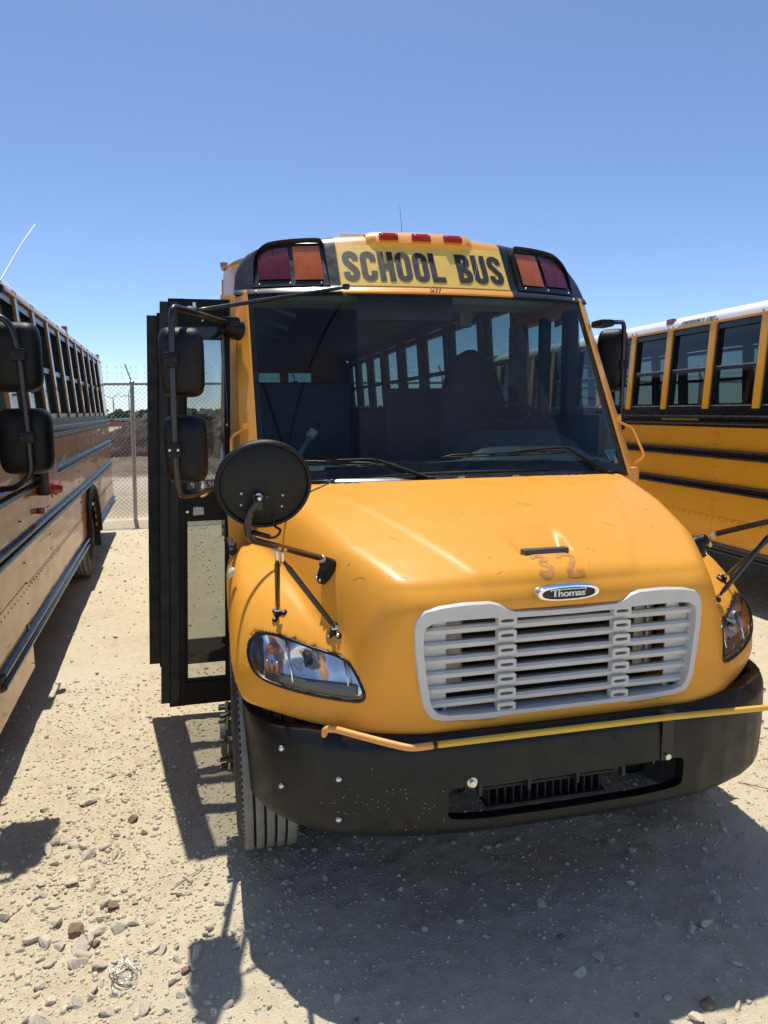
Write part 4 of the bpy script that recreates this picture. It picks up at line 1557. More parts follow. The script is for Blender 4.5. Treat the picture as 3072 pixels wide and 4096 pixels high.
hl_o = []
def headlight(sx_):
    base = MB().grid(lens_grid(.985, bowl, 14), True)
    hb = base.build("headlight", M['reflector'], bus, True)
    MB().grid([[(x, float(yhull(x, z)) + .005, z) for x, z in HLS], [(HLC[0] + (x - HLC[0]) * .985, float(yhull(x, z)) + .034, HLC[1] + (z - HLC[1]) * .985) for x, z in HLS]], True).build("bezel", M['bezel'], hb, True)
    MB().grid(lens_grid(1.0, -.004), True).build("lens", M['lens'], hb, True)
    pts = [Vector((x, float(yhull(x, z)) - .003, z)) for x, z in HLS]
    MB().tube(pts + [pts[0]], .0064, 8, cap=False).build("gasket", M['rail'], hb, True)
    def Y_(x, z, d):
        return (x, float(yhull(x, z)) + d, z)
    # outer dark housing of the turn signal, dark lower edge
    mb = MB()
    dark = []
    for x, z in HLS:
        dark.append((x, z))
    P = []
    for z in np.linspace(1.0, 1.13, 9):
        P.append([Y_(-1.138 + .02 * abs(z - 1.07) / .06, z, .028), Y_(-1.108, z, .020), Y_(-1.090, z, .045)])
    mb.grid(P)
    P = []
    for x in np.linspace(-1.09, -.775, 14):
        zb_ = .985 + .016 * max(0, (-x - .95) / .15)
        P.append([Y_(x, zb_, .014), Y_(x, zb_ + .026 + .012 * (1 - (-x - .775) / .31), .014), Y_(x, zb_ + .028 + .012 * (1 - (-x - .775) / .31), .04)])
    mb.grid(P)
    mb.build("dark_housing", M['bezel'], hb, 40)
    mb = MB().tube([Y_(-1.005, 1.142, .010), Y_(-.998, 1.07, .012), Y_(-.990, .996, .012)], .0055, 6)
    mb.tube([Y_(-.806, 1.098, .012), Y_(-.800, 1.02, .012)], .004, 6)
    mb.build("divider", M['chrome'], hb, True)
    mb = MB()
    for k in range(9):
        x = -.802 + k * .0045
        mb.cyl(Y_(x, 1.088 - k * .0062, .014), Y_(x, 1.022, .014), .0017, 5)
    mb.build("flutes", M['lens'], hb)
    MB().sphere(Y_(-1.057, 1.098, .045), .024, 16, 10).build("amber_bulb", M['bulb'], hb, True)
    mb = MB().lathe([(.0, -.004), (.0165, -.002), (.019, .004), (.021, .03)], Y_(-.925, 1.112, .018), (-.35, -.9, .1), 18)
    mb.build("bulb_cap", M['alu'], hb, True)
    mb = MB().lathe([(.0, 0), (.007, .0), (.009, .012), (.013, .03), (.022, .045)], Y_(-.938, 1.066, .03), (.3, .9, -.05), 16)
    mb.build("halogen_bulb", M['rail'], hb, True)
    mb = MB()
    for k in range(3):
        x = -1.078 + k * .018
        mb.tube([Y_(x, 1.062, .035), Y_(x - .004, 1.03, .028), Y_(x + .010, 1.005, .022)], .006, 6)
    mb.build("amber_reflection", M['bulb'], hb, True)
    return hb


h1 = headlight(1)
h2 = dup(h1, bus)
h2.scale = (-1, 1, 1)

# fender side marker, hood latch
for sx_ in (-1, 1):
    MB().lathe([(.0, -.006), (.022, -.005), (.026, .0), (.026, .01)], (sx_ * 1.205, 3.02, 1.325), (-sx_ * .75, .25, -.55), 20).build("side_marker", M['cream'], bus, 50)
    mb = MB().rbox((sx_ * 1.185, 3.40, 1.36), (.035, .10, .05), .01)
    mb.tube([(sx_ * 1.19, 3.33, 1.35), (sx_ * 1.20, 3.45, 1.39), (sx_ * 1.215, 3.62, 1.36)], .016, 8)
    mb.build("hood_latch", M['rubber'], bus)

# bumper -----------------------------------------------------------
BX = np.array([0, .30, .56, .70, .84, .93, 1.0, 1.05, 1.09, 1.125, 1.155, 1.175, 1.185])
BY = np.array([2.168, 2.172, 2.195, 2.228, 2.276, 2.325, 2.380, 2.43, 2.485, 2.55, 2.63, 2.72, 2.86])


def by(x):
    return float(np.interp(abs(x), BX, BY))


bxs = sorted(set([round(v, 4) for v in list(np.linspace(0, .44, 12)) + [.455, .466, .474, .479, .4805, .50, .53] + list(np.linspace(.56, 1.14, 40)) + [1.148, 1.155, 1.163, 1.170, 1.176, 1.181, 1.185]]))
bxs = [-v for v in bxs[:0:-1]] + bxs


def bpt(x, z):
    """outer skin: slightly crowned, the top edge rolls back"""
    s_ = (z - .49) / .375
    b_ = .010 * (1 - (2 * s_ - 1) ** 2)
    return (x, by(x) - b_ + .030 * max(0, (s_ - .86) / .14) ** 2 + .012 * max(0, (.07 - s_) / .07) ** 2, z)


def btop(x):
    return .866 - .03 * max(0, (abs(x) - .95) / .25)


def bbot(x):
    return .490 + .012 * max(0, (abs(x) - 1.0) / .2)


mb = MB()
def hole(x):
    u = abs(x) / .4802
    if u >= 1: return None
    k = (1 - u ** 9) ** (1 / 9.)
    return (.615 - .067 * k, .615 + .067 * k)


for xa, xb in zip(bxs[:-1], bxs[1:]):
    def strip(za0, za1, zb0, zb1, n):
        P = []
        for k in range(n + 1):
            t_ = k / n
            P.append([bpt(xa, za0 + (za1 - za0) * t_), bpt(xb, zb0 + (zb1 - zb0) * t_)])
        mb.grid(P)
    ha, hb_ = hole(xa), hole(xb)
    if ha is None and hb_ is None:
        strip(bbot(xa), btop(xa), bbot(xb), btop(xb), 18)
    else:
        ha = ha or (.615, .615); hb_ = hb_ or (.615, .615)
        strip(bbot(xa), ha[0], bbot(xb), hb_[0], 6)
        strip(ha[1], btop(xa), hb_[1], btop(xb), 12)
        for i in (0, 1):                      # returns of the opening
            p, q2 = Vector(bpt(xa, ha[i])), Vector(bpt(xb, hb_[i]))
            mb.add([p, q2, q2 + Vector((0, .045, 0)), p + Vector((0, .045, 0))], [(0, 1, 2, 3)])
    # top and bottom returns
    p, q2 = Vector(bpt(xa, btop(xa))), Vector(bpt(xb, btop(xb)))
    kx = lambda x: -.05 * (abs(x) / 1.2) ** 3 * math.copysign(1, x)
    mb.add([p, q2, q2 + Vector((kx(xb), .045, -.004)), p + Vector((kx(xa), .045, -.004))], [(0, 1, 2, 3)])
    p, q2 = Vector(bpt(xa, bbot(xa))), Vector(bpt(xb, bbot(xb)))
    mb.add([p, q2, q2 + Vector((kx(xb), .035, .004)), p + Vector((kx(xa), .035, .004))], [(0, 1, 2, 3)])
bm_ = mb.mesh("bumper", M['bumper'], 50)
bm2 = bmesh.new(); bm2.from_mesh(bm_); bmesh.ops.remove_doubles(bm2, verts=bm2.verts, dist=.0004); bmesh.ops.recalc_face_normals(bm2, faces=bm2.faces[:]); bm2.to_mesh(bm_); bm2.free()
bm_.polygons.foreach_set('use_smooth', [True] * len(bm_.polygons)); bm_.set_sharp_from_angle(angle=math.radians(45))
bumper = put("bumper", bm_, bus)
sol = bumper.modifiers.new("solid", 'SOLIDIFY'); sol.thickness = .006; sol.offset = 1 if False else -1
for sx_ in (-1, 1):
    y_ = by(.393) - .010
    mb = MB().lathe([(.020, .012), (.019, -.004), (.0, -.004)], (sx_ * .393, y_, .697), (0, 1, 0), 16)
    mb.cyl((sx_ * .393, y_ - .003, .697), (sx_ * .393, y_ - .018, .697), .0125, 6)
    mb.build("tow_hook_bolt", M['steel'], bumper, 30)
for x, z in ((-1.047, .785), (-.858, .715), (-1.052, .635), (-.861, .556), (1.047, .785), (1.052, .635)):
    nv = Vector((math.copysign(.55 if abs(x) > 1 else .4, x), -1, 0)).normalized()
    p = Vector(bpt(x, z)) + nv * .001
    MB().lathe([(.012, -.001), (.0105, .005), (.006, .0085), (0, .0095)], p, nv, 14).build("bumper_bolt", M['steel'], bumper, True)
for x, z in ((.045, .80), (.165, .80), (-.70, .555), (-.62, .553)):
    MB().lathe([(.0075, .0), (.0, .0)], Vector(bpt(x, z)) + Vector((0, -.0012, 0)), (0, 1, 0), 12).build("bolt_hole", M['dark'], bumper)
MB().rbox((.393, by(.393) - .014, .775), (.050, .006, .19), .002).build("bumper_strap", M['rail'], bumper)
# paint chips on the bumper
mb = MB()
rc = random.Random(12)
for i in range(90):
    x = rc.gauss(-.66, .16); z = rc.gauss(.60, .07)
    if not .50 < z < .84 or (abs(x) < .47): continue
    p = Vector(bpt(x, z)) + Vector((-.0008, -.0022, 0))
    s_ = rc.uniform(.0008, .0024)
    a = rc.uniform(0, 3)
    mb.add([p + Vector((math.cos(a + k * 2.1) * s_ * rc.uniform(.6, 1.5), -.0002 * i / 90, math.sin(a + k * 2.1) * s_)) for k in range(3)], [(0, 1, 2)])
o = mb.build("paint_chips", M['paper'], bumper); o['kind'] = 'stuff'
# what shows in the bumper opening
mb = MB()
for k, z in enumerate((.668, .645, .622, .600)):
    mb.bx(-.335, .262 - k * .012, 2.235 + k * .012, 2.25 + k * .012, z - .005, z + .005)
for x in (-.335, -.14, .06, .255):
    mb.bx(x - .006, x + .006, 2.232, 2.262, .596, .675)
M['vent'] = mat('vent_plastic', (.035, .034, .032), .55, dust=.1, dustcol=(.12, .1, .08))
mb.build("lower_grille", M['vent'], bus)
mb = MB()
for k in range(15):
    mb.bx(-.29 + k * .033, -.284 + k * .033, 2.27, 2.34, .53, .60)
mb.bx(-.30, .20, 2.335, 2.345, .525, .605); mb.bx(-.30, .20, 2.265, 2.345, .522, .530)
mb.build("cooler_fins", M['vent'], bus)
for sx_ in (-1, 1):
    MB().tube(round_path([(sx_ * .385, 2.40, .70), (sx_ * .40, 2.29, .695), (sx_ * .40, 2.27, .60), (sx_ * .405, 2.40, .575)], .045), .019, 10).build("tow_hook", M['rail'], bus, True)
    MB().bx(sx_ * .36, sx_ * .46, 2.42, 5., .58, .78).build("frame_rail", M['dark'], bus)
MB().bx(-.9, .9, 2.62, 2.64, .50, .90).build("splash_panel", M['dark'], bus)
MB().cyl((-.95, 3.16, .5), (.95, 3.16, .5), .06, 10).build("front_axle", M['dark'], bus)
wheel(bus, (-1.085, 3.16, .5), -1, True)
wheel(bus, (1.085, 3.16, .5), 1, True)

MB().lathe([(.0, .03), (.075, .03), (.092, .02), (.096, .0), (.096, .08)], (.372, 2.34, .628), (0, 1, 0), 28).build('round_dark_recess', M['dark'], bus, 40)  # black drum standing for the round dark recess behind the tow hook
# crossing arm
ca = MB().tube(round_path([(-.897, 2.345, .79), (-.897, 2.335, .882), (-.865, 2.31, .890), (-.72, 2.185, .885), (-.63, 2.128, .876), (-.548, 2.124, .880)], .035), .0125, 12)
caM = ca.build("crossing_arm", M['armo'], bus, True)
MB().tube([(-.546, 2.124, .880), (.37, 2.122, .876), (.88, 2.14, .853), (1.33, 2.16, .838)], .0115, 12).build("arm_rod", M['arm'], caM, True)
MB().cyl((-.552, 2.124, .880), (-.540, 2.124, .880), .0135, 12).build("arm_joint", M['letter'], caM)
MB().tube([(.83, 2.135, .866), (1.335, 2.158, .846)], .010, 10).build("arm_sleeve", M['arm'], caM, True)
MB().rbox((.393, 2.16, .872), (.052, .05, .012), .003).build("arm_rest", M['rust'], caM)

# cowl between hood and glass
mb = MB()
P = []
for x in np.linspace(-1.0, 1.0, 25):
    yh = 3.262 + .2 * x * x
    yg = ws_y(x, 1.72 - .06 * x * x)
    zr = float(hood_top(np.array(x), np.array(yh)))
    P.append([(x, yh, zr - .06), (x, yh + .012, zr - .018), (x, yg - .03, zr + .012), (x, yg + .03, zr + .02)])
mb.grid(P)
mb.build("cowl_panel", M['rail'], bus, 40)
for x in (-.52, -.36, -.05, .25, .56):
    MB().rbox((x, 3.272 + .2 * x * x, float(hood_top(np.array(x), np.array(3.26))) + .002), (.035, .014, .012), .003).build("cowl_clip", M['alu'], bus)
for sx_ in (-1, 1):
    mb = MB()
    mb.bx(sx_ * .93, sx_ * 1.205, 3.745, 4.0, .46, 1.62)
    mb.build("cowl_side", M['yellow'], bus)
    mb = MB()
    mb.bx(sx_ * .80, sx_ * .93, 3.40, 3.95, 1.0, 1.58)
    mb.build("firewall_corner", M['dark'], bus)
MB().bx(-.93, .93, 3.74, 3.80, .8, 1.66).build("firewall", M['dark'], bus)

# windshield -------------------------------------------------------
WX = 1.035
def wz0(x):
    return 1.705 - .055 * x * x
def wp(x, t_, d=0.):
    z = wz0(x) + (2.676 - wz0(x)) * t_
    hw = WX * 1.0
    return (x, ws_y(x, z) + d, z)
mb = MB().grid([[wp(x, t_) for x in np.linspace(-WX, WX, 41)] for t_ in np.linspace(0, 1, 25)])
mb.build("windshield", M['windshield'], bus, True)
mb = MB()
xe = np.linspace(-WX, WX, 41)
mb.grid([[wp(x, 0, -.003) for x in xe], [wp(x, .048, -.003) for x in xe]])
mb.grid([[wp(x, .985, -.003) for x in xe], [wp(x, 1.0, -.003) for x in xe]])
for sx_ in (-1, 1):
    mb.grid([[wp(sx_ * (WX + .004), t_, -.0035) for t_ in np.linspace(0, 1, 25)], [wp(sx_ * (WX - .028 - .05 * max(0, .12 - t_) / .12), t_, -.0035) for t_ in np.linspace(0, 1, 25)]])
mb.build("windshield_seal", M['rail'], bus)
for sx_ in (-1, 1):
    mb = MB()
    P = []
    for t_ in np.linspace(-.03, 1.02, 20):
        z = 1.66 + (2.69 - 1.66) * t_
        xo = 1.128 - .018 * t_
        xi = WX + .002
        P.append([(sx_ * xi, ws_y(xi, z) + .05, z), (sx_ * xi, ws_y(xi, z) - .012, z), (sx_ * (xi + .010), ws_y(xi, z) - .018, z), (sx_ * (xo - .014), ws_y(xo, z) - .006, z), (sx_ * xo, ws_y(xo, z) + .012, z), (sx_ * (xo + .002), ws_y(xo, z) + .10, z)])
    mb.grid(P)
    mb.build("windshield_pillar", M['yellow'], bus, 40)
    # cowl corner piece
    mb = MB().rbox((sx_ * 1.085, 3.60, 1.63), (.10, .12, .09), .02)
    mb.build("pillar_foot", M['yellow'], bus)
    # grab handle
    xg = 1.113
    g0 = Vector((sx_ * xg, ws_y(xg, 1.925) - .012, 1.925)); g1 = Vector((sx_ * (xg + .005), ws_y(xg, 1.69) - .006, 1.69))
    out = Vector((sx_ * .055, -.03, 0))
    MB().tube(round_path([g0 + Vector((-sx_ * .02, 0, .015)), g0, g0 + out + Vector((0, 0, -.03)), g1 + out + Vector((0, 0, .04)), g1], .03), .008, 8).build("grab_handle", M['yellow'], bus, True)
    MB().rbox(g0 + Vector((-sx_ * .02, -.006, .02)), (.03, .008, .035), .003).build("handle_plate", M['yellow'], bus)

# cap above the windshield ----------------------------------------
RX = np.array([0, .30, .53, .74, .91, .965, 1.018, 1.055, 1.087, 1.102, 1.109, 1.112])
RZ = np.array([3.068, 3.064, 3.048, 3.024, 2.998, 2.980, 2.953, 2.916, 2.865, 2.822, 2.76, 2.70])


def cap_top(x):
    return float(np.interp(abs(x), RX, RZ))


def cap_y(x, z):
    return 3.945 + .12 * x * x + .06 * x ** 4 + .69 * (z - 2.68)


def cap_profile(x):
    zt = cap_top(x)
    r = min(.05, (zt - 2.69) * .45)
    pts = [(cap_y(x, 2.676) + .03, 2.676), (cap_y(x, 2.676) - .004, 2.676), (cap_y(x, 2.68) - .014, 2.684), (cap_y(x, 2.71) - .014, 2.708), (cap_y(x, 2.716), 2.716)]
    zs_ = np.linspace(2.73, max(2.735, zt - r), 9) if zt - r > 2.735 else np.linspace(2.7165, zt - r, 9)
    zs_ = np.maximum.accumulate(zs_)
    pts = [(y, min(z, zt)) for y, z in pts]
    for z in zs_:
        z = min(z, zt)
        pts.append((cap_y(x, z), z))
    y0, z0 = pts[-1]
    for k in range(1, 6):
        a = PI / 2 * k / 5
        pts.append((y0 + r * .69 * math.sin(a) + r * 1.1 * (1 - math.cos(a)), z0 + (zt - z0) * math.sin(a)))
    pts.append((4.75, zt + .02)); pts.append((4.95, zt - .03))
    return pts


cx = sorted(set([0, .1, .2, .3, .4, .46, .517, .523] + list(np.linspace(.58, .95, 12)) + [.965, .98, 1.0, 1.018, 1.035, 1.05, 1.062, 1.074, 1.084, 1.092, 1.098, 1.103, 1.107, 1.1105, 1.112]))
cx = [-x for x in cx[:0:-1]] + cx
mb = MB()
for xa, xb in zip(cx[:-1], cx[1:]):
    pa, pb = cap_profile(xa), cap_profile(xb)
    mb.cur = 0 if abs(xa + xb) / 2 < .52 else 1
    mb.grid([[(xa, y, z) for y, z in pa], [(xb, y, z) for y, z in pb]])
cm = mb.mesh("roof_cap", [M['yellow'], M['black']])
b2 = bmesh.new(); b2.from_mesh(cm); bmesh.ops.remove_doubles(b2, verts=b2.verts, dist=.0005); bmesh.ops.recalc_face_normals(b2, faces=b2.faces[:]); b2.to_mesh(cm); b2.free()
cm.polygons.foreach_set('use_smooth', [True] * len(cm.polygons)); cm.set_sharp_from_angle(angle=math.radians(32))
cap = put("roof_cap", cm, bus)


def capP(x, z, d=0.):
    """point on the cap face, d metres proud of it"""
    return Vector((x, cap_y(x, z) - d * .82, z + d * .57))


mb = MB()
P = []
for z in np.linspace(2.722, 2.985, 8):
    P.append([capP(x * (1.0 + 0 * z), z, .003) for x in np.linspace(-.512, .512, 21)])
mb.grid(P)
sign = mb.build("sign_panel", M['sign'], bus, True)
mb = MB()
text_mesh(mb, "SCHOOL BUS", lambda u, v: capP(-.490 + u, 2.750 + v, .0065), .190, .178, space=.058, width=.980, nrm=(0, -.82, .57))
mb.build("sign_lettering", M['letter'], sign)
mb = MB()
text_mesh(mb, "1477", lambda u, v: Vector((-.012 + u, cap_y(0, 2.684) - .0165, 2.683 + v)), .024, .17, space=.08, width=.066, nrm=(0, -1, 0))
mb.build("fleet_number", M['letter'], sign)
# scratch across the letters
MB().tube([capP(.365, 2.955, .009), capP(.29, 2.78, .009)], .0012, 4).build("scratch", M['paper'], sign)
# raised marker housing
mb = MB()
P = []
for x in np.linspace(-.33, .33, 23):
    e = min(1, max(0, (.33 - abs(x)) / .05)); e = e * e * (3 - 2 * e)
    zt = cap_top(x)
    d = .022 * e
    P.append([capP(x, 2.984, -.002), capP(x, 2.990, d), capP(x, 3.035, d + .004), (x, cap_y(x, 3.05) + .01, zt + .012 * e), (x, cap_y(x, 3.05) + .16, zt + .010 * e), (x, cap_y(x, 3.05) + .24, zt - .004)])
mb.grid(P)
mb.build("marker_housing", M['yellow'], bus, 60)
for x in (-.20, 0., .20):
    c = capP(x, 3.020, .034)
    rot = Matrix.Rotation(math.radians(-36), 3, 'X')
    lo_ = MB().rbox(c, (.108, .022, .044), .009, rot).build("marker_lamp", M['red'], bus, 40)
    MB().rbox(c + Vector((0, .004, 0)), (.118, .012, .050), .005, rot).build("lamp_base", M['red'], lo_, 40)
    for sx_ in (-1, 1):
        MB().sphere(c + Vector((sx_ * .042, -.012, .009)), .0045, 8, 6).build("lamp_screw", M['steel'], lo_, True)
# roof hatch and antenna
MB().rbox((-.14, 5.0, 3.155), (.52, .5, .09), .03).build("roof_hatch", M['white'], bus, 40)
mb = MB().lathe([(.012, 0), (.010, .02), (.004, .04)], (-.02, 4.52, 3.085), (0, 0, 1), 10)
mb.tube([(-.02, 4.52, 3.10), (-.026, 4.52, 3.20), (-.034, 4.53, 3.32)], [.0022, .0016, .0012], 5)
mb.build("antenna", M['rail'], bus)

# warning lamps with hoods ------------------------------------------
M['visor'] = mat("lamp_visor", (.018, .018, .019), .45, var=.2, dust=.1, dustcol=(.12, .1, .08))


def lens_mesh(x0, x1, z0, z1, corner=False):
    mb = MB()
    n = 46
    P = []
    for i in range(n + 1):
        x = x0 + (x1 - x0) * i / n
        top = z1
        if corner:
            u = abs((x - x0) / (x1 - x0))
            top = z1 - .045 * u ** 4 - .012 * u
        rib = .0035 * abs(math.sin(i * PI * 12 / n))
        P.append([capP(-abs(x), z, .012 + rib + .006 * math.sin(PI * (z - z0) / (top - z0))) for z in np.linspace(z0, top, 9)])
    mb.grid(P)
    return mb.mesh("warning_lens", M['dred'] if corner else M['amber'], 60)


def lamp_cluster():
    mb = MB()
    # backing frame
    zs_ = np.linspace(2.722, 2.992, 10)
    def edge(z):
        return 1.012 - .10 * max(0, (z - 2.90) / .092) ** 2
    P = [[capP(-x, z, .006) for x in np.linspace(.575, edge(z), 16)] for z in zs_]
    mb.grid(P)
    fr = mb.build("warning_lamp_frame", M['black'], bus, 40)
    put("warning_lens", lens_mesh(.612, .768, 2.753, 2.966), fr)
    put("warning_lens", lens_mesh(.792, .972, 2.760, 2.962, True), fr)
    # hood: sides and top
    out = [(.578, 2.735), (.585, 2.85), (.590, 2.955), (.600, 2.985), (.625, 2.998), (.75, 2.996), (.87, 2.985), (.925, 2.968), (.970, 2.925), (.995, 2.86), (1.004, 2.735)]
    out = [(p.x, p.y) for p in smooth_path([Vector((a, b_, 0)) for a, b_ in out], 4)]
    mb = MB()
    rows = []
    for d, k in ((.004, 1.0), (.036, 1.0), (.040, .994), (.038, .985), (.004, .985)):
        row = []
        for x, z in out:
            dd = d * (1 - .80 * max(0, (2.86 - z) / .125)) if d > .01 else d
            cxm, czm = .79, 2.85
            row.append(capP(-(cxm + (x - cxm) * k), czm + (z - czm) * k, dd))
        rows.append(row)
    mb.grid(rows)
    mb.build("visor", M['visor'], fr, 50)
    for x in (.625, .797, .968):
        MB().sphere(capP(-x, 2.735, .008), .006, 8, 6).build("frame_screw", M['steel'], fr, True)
    return fr


lc = lamp_cluster()
l2 = dup(lc, bus); l2.scale = (-1, 1, 1)
for x in (.99, 1.05):
    for sx_ in (-1, 1):
        MB().sphere((sx_ * x, cap_y(x, 2.69) - .012, 2.695), .008, 8, 6).build("cap_bolt", M['steel'], bus, True)
for sx_ in (-1, 1):
    marker_lamp(bus, (sx_ * 1.155, 4.85, 2.975), M['bulb'])
# yellow collar behind the cap
mb = MB()
us = np.linspace(-1, 1, 41)
P = []
for y, dr in ((4.70, .40), (4.705, .05), (4.72, .012), (4.85, .0), (4.98, -.006), (5.0, .01)):
    P.append([roof_pt(u, y, dr) for u in us])
mb.grid(P)
mb.build("roof_collar", M['yellow'], bus, 40)
for sx_ in (-1, 1):
    mb = MB()
    P = []
    for z in (2.60, 2.75, 2.90):
        P.append([(sx_ * float(np.interp(z, RZ[::-1], RX[::-1])) * .99, 4.30 + .4 * (z - 2.7), z), (sx_ * 1.115, 4.45, z), (sx_ * (xs(z) + .001), 4.68, z), (sx_ * (xs(z) + .001), 4.75, z)])
    mb.grid(P)
    mb.build("header_panel", M['yellow'], bus, 40)
    MB().bx(sx_ * (xs(2.8) - .06), sx_ * (xs(2.8) - .004), 4.75, 5.3, 2.66, 2.872).build("door_header", M['yellow'], bus)
# door posts
mb = MB().bx(-1.19, -1.11, 4.03, 4.10, .46, 2.66)
mb.build("door_post", M['yellow'], bus)
MB().bx(-1.20, -1.13, 4.90, 4.975, .46, 2.66).build("door_post", M['yellow'], bus)
# driver's side window ahead of the first pillar
for y0_, y1_ in ((4.30, 4.40), (4.70, 4.76), (5.10, 5.3)):
    MB().bx(1.06, 1.13, y0_, y1_, 1.90, 2.66).build("window_frame", M['rail'], bus)
MB().add([(1.10, 4.14, 1.92), (1.16, 5.2, 1.92), (1.14, 5.2, 2.66), (1.09, 4.24, 2.66)], [(0, 1, 2, 3)]).build("driver_window", M['glass'], bus)
MB().bx(1.09, 1.165, 4.45, 5.2, 2.64, 2.80).build("window_header", M['yellow'], bus)
MB().bx(-1.185, -1.18, 3.88, 4.03, 1.60, 2.60).build("quarter_glass", M['glass'], bus)

# ------------------------------------------------------------------ hood mirrors (the big round ones)
def hood_mirror():
    root = bpy.data.objects.new("cross_view_mirror", None)
    COL.objects.link(root); root.parent = bus
    C0 = Vector((-1.081, 2.30, 1.781))
    nv = Vector((.10, -.975, -.20)).normalized()        # back of the disc looks at the camera
    ax1 = Vector((1, 0, 0)); ax1 = (ax1 - nv * ax1.dot(nv)).normalized(); ax2 = nv.cross(ax1)
    def D(a, r, h):
        return C0 + (ax1 * math.cos(a) * .161 + ax2 * math.sin(a) * .152) * r + nv * h
    mb = MB()
    prof = [(.0, .030), (.30, .028), (.60, .022), (.86, .010), (.905, .006), (.915, .012), (.96, .0135), (.99, .008), (1.0, -.004), (.985, -.016), (.95, -.022)]
    mb.grid([[D(2 * PI * k / 56, r, h) for k in range(56)] for r, h in prof], True)
    sh = mb.build("mirror_shell", M['plastic'], root, 40)
    mb = MB().grid([[D(2 * PI * k / 40, r, -.022 - .035 * (1 - r * r)) for k in range(40)] for r in (.96, .7, .4, .1, 0)], True)
    mb.build("mirror_glass", M['mirror'], sh, True)
    def on(u, v, h=.0):
        return C0 + ax1 * u + ax2 * v + nv * (.028 - .02 * ((u / .161) ** 2 + (v / .152) ** 2) + h)
    # image up is +Z
    sgn = 1 if ax2.z > 0 else -1
    for u, v, m, r in ((-.078, -.019, 'paper', .0048), (-.080, -.059, 'paper', .0042), (.057, -.033, 'paper', .0046), (.054, -.073, 'paper', .0042), (.004, -.037, 'steel', .005), (-.015, -.067, 'steel', .005)):
        MB().sphere(on(u, sgn * v), r, 10, 6).build("mirror_rivet", M[m], sh, True)
    B0 = on(-.026, -sgn * .026, .024)
    MB().lathe([(.013, -.012), (.013, -.002), (.008, .0), (.009, .012), (.006, .018), (0, .020)], B0, nv, 12).build("pivot_nut", M['steel'], sh, 40)
    MB().lathe([(.020, -.03), (.020, -.014), (.0, -.014)], on(-.008, -sgn * .050, .02), nv, 14).build("pivot_boss", M['plastic'], sh)
    base, bn = hood_hit(1322, 2268); base = base + bn * .01; tip = Vector((-.868, 2.55, 1.468))
    arm = [B0 + Vector((0, -.004, .004)), B0 + Vector((-.012, -.006, -.03)), Vector((-1.128, 2.262, 1.70)), Vector((-1.144, 2.262, 1.652)), Vector((-1.134, 2.29, 1.60)), tip]
    MB().tube(round_path(arm, .045), .0128, 12).build("mirror_arm", M['black'], root, True)
    MB().rbox(B0 + Vector((-.004, .004, -.016)), (.030, .008, .055), .003).build("arm_flat", M['black'], root)
    n2 = (tip - base).normalized()
    mb = MB().lathe([(.0, .075), (.020, .075), (.026, .068), (.030, .0)], base - n2 * .03, n2, 14)
    pad_n = bn
    e1 = Vector((0, .30, -.95)); e1 = (e1 - pad_n * e1.dot(pad_n)).normalized(); e2 = pad_n.cross(e1)
    pc = base + e1 * .022 - pad_n * .006
    mb.grid([[pc + e1 * math.cos(2 * PI * k / 24) * .056 * s_ + e2 * math.sin(2 * PI * k / 24) * .034 * s_ * (1 - .25 * math.cos(2 * PI * k / 24)) + pad_n * h for k in range(24)] for s_, h in ((1.0, -.02), (1.0, .012), (.9, .020), (0, .024))], True)
    mb.build("mirror_base", M['plastic'], root, 45)
    for a in (.5, 2.6, 3.7, 5.8):
        MB().sphere(pc + e1 * math.cos(a) * .045 + e2 * math.sin(a) * .027 + pad_n * .022, .0055, 8, 6).build("base_bolt", M['steel'], root, True)
    MB().lathe([(.014, 0), (.014, .016), (.010, .018)], tip + n2 * -.022, n2, 12).build("arm_collar", M['steel'], root, 40)
    # clamp and two struts
    cl = Vector((-1.032, 2.395, 1.545))
    d = (tip - Vector((-1.134, 2.29, 1.60))).normalized()
    for o_ in (-.014, .016):
        mb = MB().tube([cl + d * (o_ - .009), cl + d * (o_ + .009)], .0165, 12)
        mb.rbox(cl + d * o_ + Vector((0, -.006, -.028)), (.010, .016, .034), .003)
        mb.build("strut_clamp", M['steel'], root, 40)
    for (foot, nf), o_, tw in ((hood_hit(1114, 2457), -.014, .4), (hood_hit(1341, 2530), .016, -.3)):
        a = cl + d * o_ + Vector((0, -.004, -.040)); b_ = foot + Vector((-.004, -.030, .028))
        mid = [a, a + (b_ - a) * .07, a + (b_ - a) * .12, a + (b_ - a) * .9, a + (b_ - a) * .95, b_]
        MB().tube(mid, [.006, .007, .0105, .0105, .007, .006], 10).build("strut", M['black'], root, True)
        x_, z_ = foot.x, foot.z
        f1 = Vector((1, 0, 0)); f1 = (f1 - nf * f1.dot(nf)).normalized(); f2 = nf.cross(f1)
        mb = MB(); bl = []
        for k in range(3):
            an = tw + PI / 2 + k * 2 * PI / 3
            q = foot + (f1 * math.cos(an) + f2 * math.sin(an)) * .026
            mb.tube([foot + nf * .002, q + nf * .001], [.011, .010], 8)
            mb.lathe([(.0125, -.012), (.0125, .006), (.009, .008)], q, nf, 12)
            bl.append(q)
        mb.rbox(foot + nf * .018, (.016, .026, .026), .004)
        ft = mb.build("strut_foot", M['plastic'], root, 45)
        for q in bl:
            MB().lathe([(.0075, .004), (.0075, .012), (.004, .016), (0, .0165)], q, nf, 8).build("foot_bolt", M['steel'], ft, 30)
        MB().lathe([(.008, -.012), (.008, .012), (0, .013)], b_, Vector((.8, -.5, .2)).normalized(), 8).build("strut_bolt", M['steel'], ft, 30)
